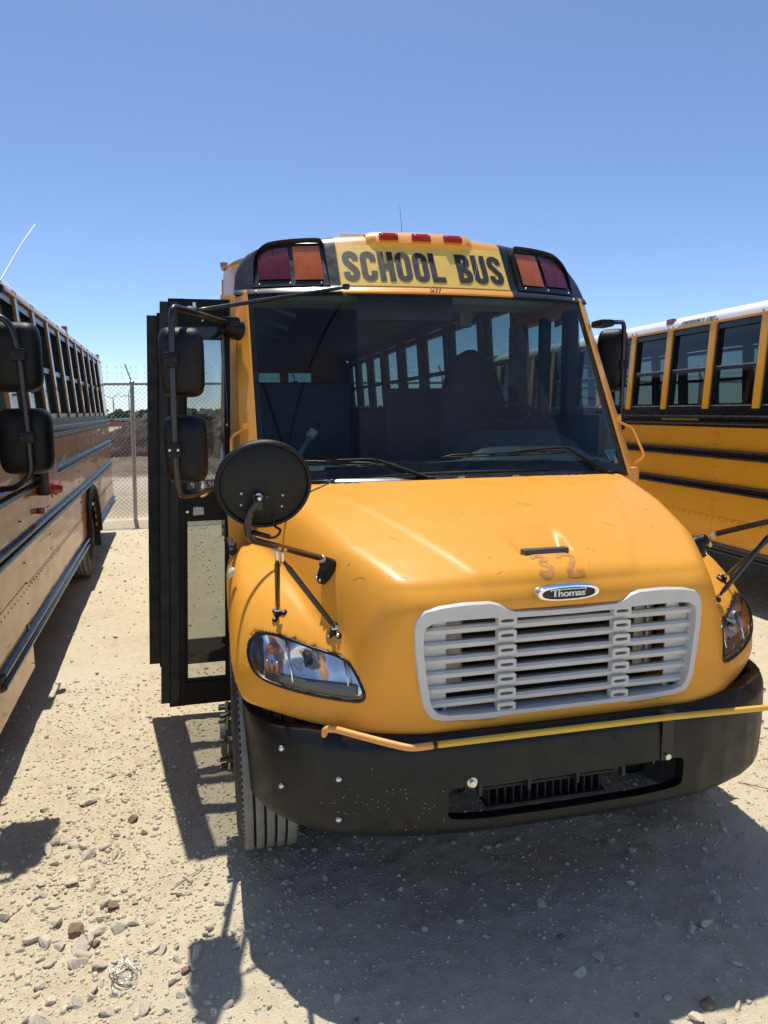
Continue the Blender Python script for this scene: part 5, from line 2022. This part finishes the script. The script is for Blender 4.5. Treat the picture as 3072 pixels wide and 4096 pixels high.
    # heater wire
    wv = [on(.026, -sgn * .105, .0), on(.028, -sgn * .14, .012), Vector((-1.035, 2.262, 1.63)), Vector((-1.055, 2.262, 1.608)), Vector((-1.09, 2.27, 1.612)), Vector((-1.135, 2.285, 1.632))]
    MB().tube(smooth_path(wv, 5), .0042, 7).build("heater_wire", M['rubber'], root, True)
    MB().tube([Vector((-1.07, 2.266, 1.609)), Vector((-1.125, 2.28, 1.626))], .0085, 8).build("wire_sleeve", M['rubber'], root, True)
    return root


hm = hood_mirror()
hm2 = dup(hm, bus); hm2.scale = (-1, 1, 1)


# ------------------------------------------------------------------ side mirrors
def mirror_head(parent, c, wd, ht, yaw=0., name="mirror_head"):
    c = Vector(c)
    rot = Matrix.Rotation(yaw, 3, 'Z')
    def O(s_, dy, k=40, n=5.0):
        row = []
        for i in range(k):
            a = 2 * PI * i / k
            x = math.copysign(abs(math.cos(a)) ** (2 / n), math.cos(a)) * wd / 2 * s_
            z = math.copysign(abs(math.sin(a)) ** (2 / n), math.sin(a)) * ht / 2 * s_
            x *= 1 + .05 * z / ht
            bulge = 0
            row.append(c + rot @ Vector((x, dy + bulge, z)))
        return row
    mb = MB().grid([O(.97, .060), O(1.0, .050), O(1.0, .020), O(.975, -.008), O(.90, -.034), O(.76, -.050), O(.5, -.058), O(.2, -.061), O(.0, -.062)], True)
    # crease on the shell
    h_ = mb.build(name, M['plastic'], parent, 60)
    MB().grid([O(.95, .058), O(.5, .066), O(0, .068)], True).build("mirror_glass", M['mirror'], h_, True)
    MB().grid([O(1.0, .062), O(.95, .0625), O(.95, .056)], True).build("mirror_rim", M['rubber'], h_)
    return h_


def clamp(parent, p, w_=.056, bolts='rail'):
    b_ = MB().rbox(p, (w_, .030, .062), .008).build("mirror_clamp", M['plastic'], parent, 40)
    for sx_ in (-1, 1):
        MB().lathe([(.006, 0), (.005, .003), (0, .0035)], Vector(p) + Vector((sx_ * w_ * .30, -.0145, 0)), (0, -1, 0), 10).build("clamp_screw", M[bolts], b_)


sm = bpy.data.objects.new("side_mirror", None); COL.objects.link(sm); sm.parent = bus
mirror_head(sm, (-1.362, 3.095, 2.232), .186, .294, .10)
mirror_head(sm, (-1.364, 3.095, 1.862), .182, .292, .10)
bar = round_path([(-1.160, 3.93, 2.50), (-1.30, 3.22, 2.452), (-1.387, 3.01, 2.450), (-1.393, 3.005, 2.35), (-1.399, 3.005, 2.11), (-1.405, 3.005, 1.80), (-1.402, 3.01, 1.666), (-1.335, 3.09, 1.668), (-1.26, 3.52, 1.645), (-1.23, 3.76, 1.63)], .06)
MB().tube(bar, .0135, 12).build("mirror_bar", M['black'], sm, True)
clamp(sm, (-1.402, 2.996, 2.234)); clamp(sm, (-1.409, 2.996, 1.866), bolts='steel')
MB().tube([(-1.318, 3.22, 2.463), (-1.27, 3.225, 2.470), (-1.24, 3.24, 2.475), (-.55, 3.90, 2.690), (-.52, 3.93, 2.698), (-.495, 3.95, 2.704)], [.004, .007, .0095, .0095, .007, .006], 10).build("mirror_brace", M['black'], sm, True)
MB().tube([(-1.33, 3.205, 2.463), (-1.30, 3.27, 2.463)], .0165, 12).build("brace_clamp", M['steel'], sm, True)
MB().lathe([(.008, -.012), (.008, .012), (0, .013)], (-1.305, 3.235, 2.487), (0, 0, 1), 8).build("brace_bolt", M['steel'], sm, 30)
MB().rbox((-.50, 3.942, 2.706), (.04, .03, .030), .008).build("brace_foot", M['rail'], sm, 40)
MB().tube([(-1.315, 3.24, 1.650), (-1.302, 3.30, 1.649)], .017, 12).build("arm_clamp", M['steel'], sm, True)
MB().rbox((-1.31, 3.26, 1.680), (.012, .028, .05), .004).build("clamp_tab", M['steel'], sm, 40)
mb = MB().rbox((-1.135, 3.98, 2.505), (.09, .13, .055), .02)
mb.tube([(-1.19, 3.93, 2.478), (-1.10, 4.0, 2.470)], [.035, .06], 12)
mb.build("mirror_bracket", M['plastic'], sm, 40)
MB().rbox((-1.225, 3.78, 1.655), (.05, .10, .06), .015).build("lower_bracket", M['plastic'], sm, 40)

sm2 = bpy.data.objects.new("side_mirror", None); COL.objects.link(sm2); sm2.parent = bus
mirror_head(sm2, (1.385, 4.31, 2.335), .19, .42, -.75)
mirror_head(sm2, (1.39, 4.34, 1.86), .19, .36, -.75)
MB().tube(round_path([(1.13, 4.02, 2.535), (1.25, 4.06, 2.555), (1.405, 4.20, 2.575), (1.425, 4.225, 2.36), (1.420, 4.225, 1.80), (1.40, 4.22, 1.66), (1.22, 4.10, 1.64)], .06), .0145, 12).build("mirror_bar", M['black'], sm2, True)
clamp(sm2, (1.424, 4.222, 2.30)); clamp(sm2, (1.42, 4.222, 1.90))
MB().rbox((1.155, 4.04, 2.54), (.10, .13, .045), .018).build("mirror_bracket", M['plastic'], sm2, 40)

# ------------------------------------------------------------------ open door: two leaves swung out
def leaf(y, xo_b, xi_b, xo_t, xi_t, z0, z1, stile, zsplit, name="door_leaf"):
    """xo/xi: outer and hinge edge at bottom and top"""
    def P(u, z, d):
        t_ = (z - z0) / (z1 - z0)
        xo = xo_b + (xo_t - xo_b) * t_; xi = xi_b + (xi_t - xi_b) * t_
        return (xo + (xi - xo) * u, y + d, z)
    fr = MB()
    def bar(u0, u1, za, zb, d0=-.018, d1=.018):
        vs = [P(u0, za, d0), P(u1, za, d0), P(u1, zb, d0), P(u0, zb, d0), P(u0, za, d1), P(u1, za, d1), P(u1, zb, d1), P(u0, zb, d1)]
        fr.add(vs, [(0, 1, 2, 3), (7, 6, 5, 4), (0, 4, 5, 1), (1, 5, 6, 2), (2, 6, 7, 3), (3, 7, 4, 0)])
    us, ue = stile
    bar(0, us, z0, z1, -.022, .022)
    bar(ue, 1, z0, z1)
    bar(us, ue, z0, zsplit[0]); bar(us, ue, zsplit[1], zsplit[2]); bar(us, ue, zsplit[3], z1)
    # glazing beads
    for za, zb in ((zsplit[0], zsplit[1]), (zsplit[2], zsplit[3])):
        for a, b_, c_, d_ in ((us, ue, za, za + .018), (us, ue, zb - .018, zb), (us, us + .04, za + .018, zb - .018), (ue - .04, ue, za + .018, zb - .018)):
            bar(a, b_, c_, d_, -.010, .010)
    fo = fr.build(name, M['doorblack'], bus)
    ed = MB()
    vs = []
    for u0, u1, d0, d1 in ((-.135, -.004, -.010, .040), (.03, .16, -.034, -.0225)):
        v8 = [P(u0, z0 + .02, d0), P(u1, z0 + .02, d0), P(u1, z1 - .015, d0), P(u0, z1 - .015, d0), P(u0, z0 + .02, d1), P(u1, z0 + .02, d1), P(u1, z1 - .015, d1), P(u0, z1 - .015, d1)]
        ed.add(v8, [(0, 1, 2, 3), (7, 6, 5, 4), (0, 4, 5, 1), (1, 5, 6, 2), (2, 6, 7, 3), (3, 7, 4, 0)])
    ed.build("edge_seal", M['rubber'], fo)
    for za, zb in ((zsplit[0], zsplit[1]), (zsplit[2], zsplit[3])):
        g = MB().add([P(us, za, 0), P(ue, za, 0), P(ue, zb, 0), P(us, zb, 0)], [(0, 1, 2, 3)])
        g.build("door_pane", M['clear'], fo)
    return fo


d1 = leaf(4.0, -1.585, -1.235, -1.465, -1.140, .325, 2.628, (.255, .945), (.462, 1.428, 1.575, 2.50))
d2 = leaf(4.70, -1.70, -1.21, -1.585, -1.13, .32, 2.645, (.235, .945), (.47, 1.42, 1.56, 2.50))
mb = MB()
def door_plane(x0, z0):
    return lambda u, v: (x0 + u - .055 * v, 3.9965, z0 + v)
def pen(mb, strokes, x0, z0, w_, h_, wd=.0032):
    for i, st in enumerate(strokes):
        ribbon(mb, [(a * w_, b_ * h_) for a, b_ in st], wd, lambda u, v, i=i: Vector((x0 + u - .04 * v, 3.9965 - .0004 * i, z0 + v)))
PEN = {'S': [[(.9, .9), (.3, .95), (.15, .7), (.7, .5), (.8, .2), (.3, .02), (0, .1)]], 'T': [[(0, .95), (1, .98)], [(.5, .95), (.5, 0)]],
       'O': [arc(.5, .45, .4, .42, 90, 450, 12)], 'C': [arc(.55, .5, .42, .48, 50, 310, 10)], 'K': [[(.1, 1), (.1, 0)], [(.9, 1), (.15, .5), (1, .05)]],
       '5': [[(.9, 1), (.3, .98), (.25, .6), (.75, .5), (.7, .1), (.1, 0)]], '1': [[(.5, 1), (.5, 0)]], '7': [[(0, .95), (.9, 1), (.35, 0)]], '0': [arc(.5, .4, .32, .36, 90, 450, 10)],
       '6': [[(.7, 1), (.25, .6), (.15, .25), (.45, 0), (.8, .2), (.6, .5), (.2, .35)]], '9': [[(.8, .6), (.4, .5), (.2, .75), (.5, 1), (.8, .8), (.75, .3), (.6, 0)]], '4': [[(.3, 1), (.15, .45), (.9, .5)], [(.7, .9), (.65, 0)]]}
for i, ch in enumerate("STOCK"):
    pen(mb, PEN[ch], -1.428 + i * .0255, 1.361, .021, .032)
for i, ch in enumerate("51707"):
    pen(mb, PEN[ch], -1.420 + i * .0245, 1.303, .019, .030)
for i, ch in enumerate("16"):
    pen(mb, PEN[ch], -1.318 + i * .020, 1.668, .020, .034)
for i, ch in enumerate("4 7694"):
    if ch != ' ':
        pen(mb, PEN[ch], -1.400 + i * .0235, 1.600, .021, .034)
mb.build("pen_marking", M['wtext'], d1)
MB().add([(-1.395, 3.9805, 1.445), (-1.335, 3.9805, 1.447), (-1.337, 3.9805, 1.490), (-1.391, 3.9805, 1.492)], [(0, 1, 2, 3)]).build("paper_label", M['paper'], d1)
MB().lathe([(.010, 0), (.007, .006), (0, .007)], (-1.425, 3.982, 1.467), (0, -1, 0), 10).build("door_bolt", M['steel'], d1)
for x, z in ((-1.29, 2.515), (-1.29, 2.535), (-1.185, 1.95)):
    MB().lathe([(.007, 0), (.005, .004), (0, .005)], (x, 3.9805, z), (0, -1, 0), 10).build("door_rivet", M['steel'], d1)

# ------------------------------------------------------------------ wipers
def wiper(piv, knee, b0, b1):
    piv, knee, b0, b1 = (Vector(p) for p in (piv, knee, b0, b1))
    r = bpy.data.objects.new("wiper", None); COL.objects.link(r); r.parent = bus
    d = (knee - piv)
    mb = MB().tube([piv, piv + d * .08, piv + d * .5, piv + d * .97, knee], [.014, .013, .010, .007, .006], 8)
    mb.rbox(piv, (.04, .05, .03), .008)
    mb.build("wiper_arm", M['plastic'], r, 40)
    mid = b0 + (b1 - b0) * .56
    MB().tube(smooth_path([knee, knee + (mid - knee) * .25 + Vector((0, -.004, .010)), mid + Vector((0, -.012, .018))], 5), .0055, 8).build("arm_tip", M['plastic'], r, True)
    mb = MB()
    pts = [b0 + (b1 - b0) * k / 8 + Vector((0, .0, -.004 * math.sin(PI * k / 8))) for k in range(9)]
    mb.tube(pts, .0035, 6)
    mb.build("wiper_blade", M['rubber'], r, True)
    mb = MB()
    for a, b_ in ((.03, .38), (.20, .60), (.50, .97), (.38, .80)):
        p, q = b0 + (b1 - b0) * a, b0 + (b1 - b0) * b_
        mb.tube([p + Vector((0, -.004, .003)), p + (q - p) * .15 + Vector((0, -.008, .011)), p + (q - p) * .85 + Vector((0, -.008, .013)), q + Vector((0, -.004, .004))], .0042, 6)
    mb.rbox(mid + Vector((0, -.008, .012)), (.045, .016, .016), .004)
    mb.build("blade_yoke", M['plastic'], r, 40)


def onglass(x, z, d=-.018):
    return (x, ws_y(x, z) + d, z)


wiper((.862, 3.42, 1.655), onglass(.628, 1.800), onglass(-.122, 1.775), onglass(.632, 1.778))
wiper((-.20, 3.31, 1.672), onglass(-.45, 1.768), onglass(-1.0, 1.765), onglass(-.44, 1.742))

# stickers inside the glass
def sticker(pts, m, txt):
    P = [Vector((x, ws_y(x, z) + .006, z)) for x, z in pts]
    o = MB().add(P, [(0, 1, 2, 3)]).build("inspection_sticker", M[m], bus)
    mb = MB()
    for z0, k in txt:
        a = P[0].lerp(P[3], z0); b_ = P[1].lerp(P[2], z0); a2 = P[0].lerp(P[3], z0 + k); b2_ = P[1].lerp(P[2], z0 + k)
        o_ = Vector((0, -.001, 0))
        mb.add([a.lerp(b_, .15) + o_, a.lerp(b_, .85) + o_, a2.lerp(b2_, .85) + o_, a2.lerp(b2_, .15) + o_], [(0, 1, 2, 3)])
    mb.build("sticker_print", M['letter'], o)
sticker([(.905, 1.775), (.966, 1.777), (.980, 1.722), (.927, 1.720)], 'teal', [(.1, .1), (.3, .06), (.45, .06), (.6, .06), (.8, .08)])
sticker([(.971, 1.779), (1.016, 1.781), (1.034, 1.724), (.990, 1.720)], 'green', [(.2, .18), (.5, .22)])

# ------------------------------------------------------------------ inside the cab
mb = MB()
P = []
for x in np.linspace(-1.05, 1.05, 43):
    hump = 1 / (1 + math.exp(-(x - .12) / .035)) * 1 / (1 + math.exp((x - .88) / .03))
    zt = 1.735 + .075 * hump
    yw = ws_y(x, 1.70)
    P.append([(x, yw + .03, 1.68 - .05 * x * x), (x, yw + .12, 1.745 - .04 * x * x), (x, yw + .30, zt + .03 * hump), (x, yw + .42 + .1 * hump, zt + .08 * hump), (x, yw + .46 + .1 * hump, zt - .03), (x, yw + .46, 1.2)])
mb.grid(P)
mb.build("dashboard", M['dash'], bus, 50)
mb = MB()
for x in (-.62, -.25, .12, .47, .80):
    mb.rbox((x, ws_y(x, 1.72) + .105, 1.742 - .04 * x * x), (.17, .04, .010), .004)
mb.build("defrost_vent", M['rail'], bus)
c = Vector((.735, 4.42, 1.93)); nv = Vector((0, -.55, .83)).normalized()
mb = MB()
e1 = Vector((1, 0, 0)); e2 = nv.cross(e1)
mb.tube([c + (e1 * math.cos(2 * PI * k / 32) + e2 * math.sin(2 * PI * k / 32)) * .235 for k in range(33)], .016, 8, cap=False)
for a in (.5, PI - .5, -PI / 2):
    mb.tube([c - nv * .03, c + (e1 * math.cos(a) + e2 * math.sin(a)) * .23], .016, 6)
mb.cyl(c - nv * .03, c - nv * .5, .035, 10)
mb.build("steering_wheel", M['seat'], bus, True)
mb = MB()
P = []
for z in np.linspace(1.5, 2.47, 22):
    u = (z - 1.5) / .97
    hw_ = .27 * min(1, (1 - max(0, (u - .55) / .45) ** 2.2) ** .5 + .02) if u < 1 else .02
    hw_ = hw_ if u < .62 else max(.02, .235 * (1 - ((u - .62) / .385) ** 2.4) ** .5) if u < .99 else .03
    P.append([(.68 + hw_ * math.cos(2 * PI * k / 20), 5.05 + .10 * (z - 1.5) + .075 * math.sin(2 * PI * k / 20) * min(1, hw_ / .1), z) for k in range(20)])
mb.grid(P, True)
mb.rbox((.70, 4.80, 1.52), (.50, .55, .14), .05)
mb.build("driver_seat", M['seat'], bus, 50)
mb = MB().rbox((-.70, 5.45, 1.75), (.96, .08, .98), .06)
mb.build("barrier_panel", M['seat'], bus, 50)
mb = MB().rbox((.62, 5.75, 1.72), (.98, .08, .96), .06)
mb.build("barrier_panel", M['seat'], bus, 50)
MB().tube([(-.86, 4.05, 1.55), (-.80, 4.1, 1.72), (-.70, 4.15, 1.87)], .014, 8).build("door_lever", M['alu'], bus, True)
MB().rbox((-.69, 4.15, 1.885), (.055, .02, .06), .008, Matrix.Rotation(.6, 3, 'Y')).build("lever_handle", M['alu'], bus, 40)
MB().rbox((-.05, 4.35, 2.655), (.62, .05, .16), .02).build("inside_mirror", M['seat'], bus, 40)
MB().bx(-1.0, 1.0, 4.42, 4.75, 2.70, 2.86).build("front_bulkhead", M['ceil'], bus)
MB().rbox((.63, 5.15, 2.72), (.10, .10, .16), .01).build("camera_box", M['ceil'], bus)
mb = MB()
for k in range(4):
    mb.rbox((-.75 + k * .02, 6.2 + k * .9, 2.86), (.36, .62, .04), .01, Matrix.Rotation(.35, 3, 'Y'))
mb.build("ceiling_panel", M['ceil'], bus)
MB().tube([(1.0, 3.62, 1.72), (1.035, 3.72, 1.88), (1.06, 3.85, 2.05), (1.07, 3.93, 2.15)], .012, 8).build("window_hose", M['ceil'], bus, True)
OFF[0] = Vector((0, 0, 0))

# ------------------------------------------------------------------ parts the neighbours share with it
SHARED = [o for o in list(bus.children) if o.name.split('.')[0] in ("hood", "grille_frame", "headlight", "bumper", "roof_cap", "windshield", "windshield_seal", "windshield_pillar", "cowl_panel", "firewall", "header_panel", "roof_collar", "window_header", "cowl_side", "warning_lamp_frame")]


def borrow(root):
    for o in SHARED:
        dup(o, root)
    for sx_ in (-1, 1):
        wheel(root, (sx_ * 1.085, 0, .5), sx_, True)
    for sd in (-1, 1):
        MB().bx(sd * 1.15, sd * 1.205, .95, 1.40, 1.97, 2.84).build("front_quarter_panel", M['side'], root)


# ------------------------------------------------------------------ left hand bus
a_ = math.atan2(.07669624, .99705451)
dL = Vector((-.07669624, .99705451, 0)); nL = Vector((.99705451, .07669624, 0))
gL = Vector((-2.867, 9.101, 0))
rootL = gL - nL * 1.225 + dL * -6.2
busL = thing("school_bus", "yellow school bus at the left edge with a folded red stop sign and black mirrors", "school bus", rootL, None, a_)
AX = 6.25
pilL = [AX - 3.42 - .71 * 1 + .71 * k for k in range(0, 11)]
bus_body(busL, pilL, AX + 3.60, AX, 1.0, 1.0, 1.45, side='side_dimmed', zb=.46)
borrow(busL)
# forward lower panel with a hatch, and its seam
MB().bx(1.2, W + .006, .98, AX - 4.2, .30, .90).build("battery_hatch", M['side_dimmed'], busL)
MB().bx(1.2, W + .004, .98, AX - 4.16, .905, 1.12).build("fuse_panel", M['side_dimmed'], busL)
MB().rbox((W + .008, AX - 4.32, .60), (.014, .05, .075), .006).build("hatch_latch", M['rail'], busL, 40)
rv = MB()
for k in range(8):
    rv.sphere((W + .006, AX - 4.24, .34 + k * .14), .007, 6, 4)
rv.build("rivet_row", M['rust'], busL)
# side lamp sticking out, stop sign
MB().rbox((W + .026, AX - 3.56, 1.30), (.05, .07, .045), .008).build("marker_lamp", M['red'], busL, 40)
sg = MB()
oc = [(AX - 3.36 + .235 * math.cos(PI / 8 + k * PI / 4), 1.60 + .235 * math.sin(PI / 8 + k * PI / 4)) for k in range(8)]
sg.prism([(W + .085, y, z) for y, z in oc], (.012, 0, 0))
so = sg.build("stop_sign", M['stop'], busL)
mb = MB()
text_mesh(mb, "STOP", lambda u, v: (W + .0985, AX - 3.50 + u, 1.53 + v), .15, .17, width=.30, nrm=(1, 0, 0))
mb.build("sign_lettering", M['wtext'], so)
MB().prism([(W + .097, AX - 3.36 + (y - AX + 3.36) * 1.0, 1.6 + (z - 1.6)) for y, z in oc][:1] + [(W + .097, y, z) for y, z in oc[1:]], (.0008, 0, 0)).build("sign_face", M['stop'], so)
for z in (1.44,):
    MB().lathe([(.05, 0), (.048, .03), (.035, .055), (.015, .06), (0, .06)], (W + .097, AX - 3.36, z), (1, 0, 0), 8).build("stop_lamp", M['red'], so, 30)
MB().rbox((W + .045, AX - 3.50, 1.58), (.085, .10, .34), .012).build("sign_motor", M['rail'], so, 40)
# roof lamps, aerial
marker_lamp(busL, (xs(2.9) - .03, AX - .45, 2.985), M['red'], size=(.06, .12, .05))
marker_lamp(busL, (xs(2.9) - .03, AX + 3.45, 2.975), M['red'], size=(.06, .12, .05))
MB().tube([(1.18, AX - 4.05, 2.86), (1.20, AX - 4.02, 2.90), (1.20, AX - 3.2, 3.30), (1.19, AX - 2.35, 3.66)], [.012, .006, .005, .004], 6).build("aerial", M['white'], busL, True)
mb = MB().rbox((1.19, AX - 4.05, 2.84), (.05, .06, .05), .01)
mb.build("aerial_base", M['rubber'], busL)
# mirrors (placed from their image, about 4 m away)
smL = bpy.data.objects.new("side_mirror", None); COL.objects.link(smL); smL.parent = busL
Minv = (Matrix.Translation(rootL) @ Matrix.Rotation(a_, 4, 'Z')).inverted()
def LW(x, y, z):
    return Minv @ Vector((x, y, z))
mirror_head(smL, LW(-2.285, 4.10, 2.325), .27, .37, -.10)
mirror_head(smL, LW(-2.265, 4.10, 1.875), .27, .36, -.10)
MB().tube(round_path([LW(-2.75, 4.35, 2.50), LW(-2.45, 4.02, 2.54), LW(-2.26, 4.0, 2.52), LW(-2.225, 4.0, 2.33), LW(-2.215, 4.0, 1.90), LW(-2.215, 4.0, 1.70), LW(-2.30, 4.02, 1.63), LW(-2.80, 4.4, 1.58)], .10, 7), .017, 12).build("mirror_bar", M['black'], smL, True)
clamp(smL, LW(-2.232, 3.99, 2.33), .075); clamp(smL, LW(-2.222, 3.99, 1.90), .075)

# ------------------------------------------------------------------ right hand bus
OYR = 1.5
busR = thing("school_bus", "yellow school bus on the right, EMERGENCY EXIT lettered on its white roof edge", "school bus", (3.77 + W, OYR, 0))
pR = [5.70 - OYR - .722 * 5 + .722 * k for k in range(0, 17)]
pR = [p for p in pR if p > .5]
bus_body(busR, pR, 15.2 - OYR, 8.6, .45, .45, .9, side='side_brightened', zb=.50)
borrow(busR)
def exit_text(y1):
    """reads left to right seen from the left side; y falls to the right"""
    mb = MB()
    us = .992
    def pl(u, v):
        yy_ = y1 - u
        k = (v + .004) / .066
        q = roof_pt(-(.968 - .085 * k), yy_)
        return (q[0] - .004, yy_, q[2] + .003)
    text_mesh(mb, "EMERGENCY EXIT", pl, .062, .17, space=.10, width=.54, slant=.35, nrm=(-1, 0, .2))
    o = mb.build("exit_lettering", M['letter'], busR)
    mb = MB()
    mb.grid([[(roof_pt(-.994, yy_)[0] - .003, yy_, roof_pt(-.994, yy_)[2] + .001) for yy_ in np.linspace(y1 + .06, y1 - .60, 8)], [(roof_pt(-.976, yy_)[0] - .003, yy_, roof_pt(-.976, yy_)[2] + .002) for yy_ in np.linspace(y1 + .06, y1 - .60, 8)]])
    mb.build("exit_tape", M['tan'], busR)
exit_text(6.96 - OYR)
exit_text(6.96 + 2.888 - OYR)
for y0_ in (7.14, 7.14 + 2.888):
    MB().bx(-W - .0135, -W - .0115, y0_ - .65 - OYR, y0_ - OYR, 1.867, 1.885).build("reflective_tape", M['tape'], busR)
for y in (7.19, 12.5):
    marker_lamp(busR, (-xs(2.9) + .035, y - OYR, 2.985), M['red'], size=(.06, .11, .05))

# ------------------------------------------------------------------ bits lying on the ground
def gz(x, y):
    return float(ground_h(np.array([x]), np.array([y]))[0])
wb = MB()
r2 = random.Random(4)
for k in range(4):
    pts = []
    for i in range(9):
        t_ = i / 8
        a = t_ * 2 * PI * (.8 + .1 * k)
        x = -1.645 + .035 * math.cos(a + k) * (1 + .3 * math.sin(3 * a)) + .05 * (t_ - .5) * (k - 1.5) * .6
        y = 2.385 + .045 * math.sin(a + k * .7) + .02 * (k - 1.5) * t_
        pts.append((x, y, gz(x, y) + .010 + .006 * math.sin(a * 2 + k) + .004 * k))
    wb.tube(smooth_path(pts, 5), .0022, 5)
o = wb.build("tie_wire", M['steel'], None, True)
tag(o, "tangled loop of silver wire lying on the gravel in the lower left", "wire")


def twig(name, cx_, cy_, s_, seed, m, label, n=14):
    r = random.Random(seed)
    mb = MB()
    for i in range(n):
        a = r.uniform(0, 6.28)
        p = Vector((cx_ + r.gauss(0, .02) * s_ / .1, cy_ + r.gauss(0, .02) * s_ / .1, 0))
        pts = []
        for k in range(4):
            pts.append((p.x, p.y, gz(p.x, p.y) + .006 + .012 * math.sin(k) * r.random()))
            a += r.gauss(0, .5)
            p = p + Vector((math.cos(a), math.sin(a), 0)) * s_ * r.uniform(.2, .45)
        mb.tube(pts, [.0017, .0015, .0012, .0008], 4)
    o = mb.build(name, m, None)
    return tag(o, label, "dry weed")
M['straw'] = mat("dry_straw", (.42, .38, .29), .9, var=.2)
twig("dry_weed", .747, 2.72, .11, 1, M['straw'], "pale dry weed lying in the shade below the bumper")
twig("dry_weed", 1.20, 2.95, .06, 2, M['straw'], "small dry weed in the sun at the bumper's right end", 9)
mb = MB().tube([(1.42, 2.95, gz(1.42, 2.95) + .006), (1.55, 2.82, gz(1.55, 2.82) + .010), (1.75, 2.78, gz(1.75, 2.78) + .006)], .0022, 5)
tag(mb.build("thin_stick", M['rust'], None), "thin dark stick on the sunlit ground at the right edge", "stick")
mb = MB().tube([(-1.50, 2.86, gz(-1.5, 2.86) + .008), (-1.43, 2.90, gz(-1.43, 2.9) + .010), (-1.385, 2.925, gz(-1.385, 2.925) + .008), (-1.39, 2.945, gz(-1.39, 2.945) + .01)], .0028, 5)
tag(mb.build("dry_stick", M['straw'], None), "pale bent stick on the gravel below the door's shadow", "stick")
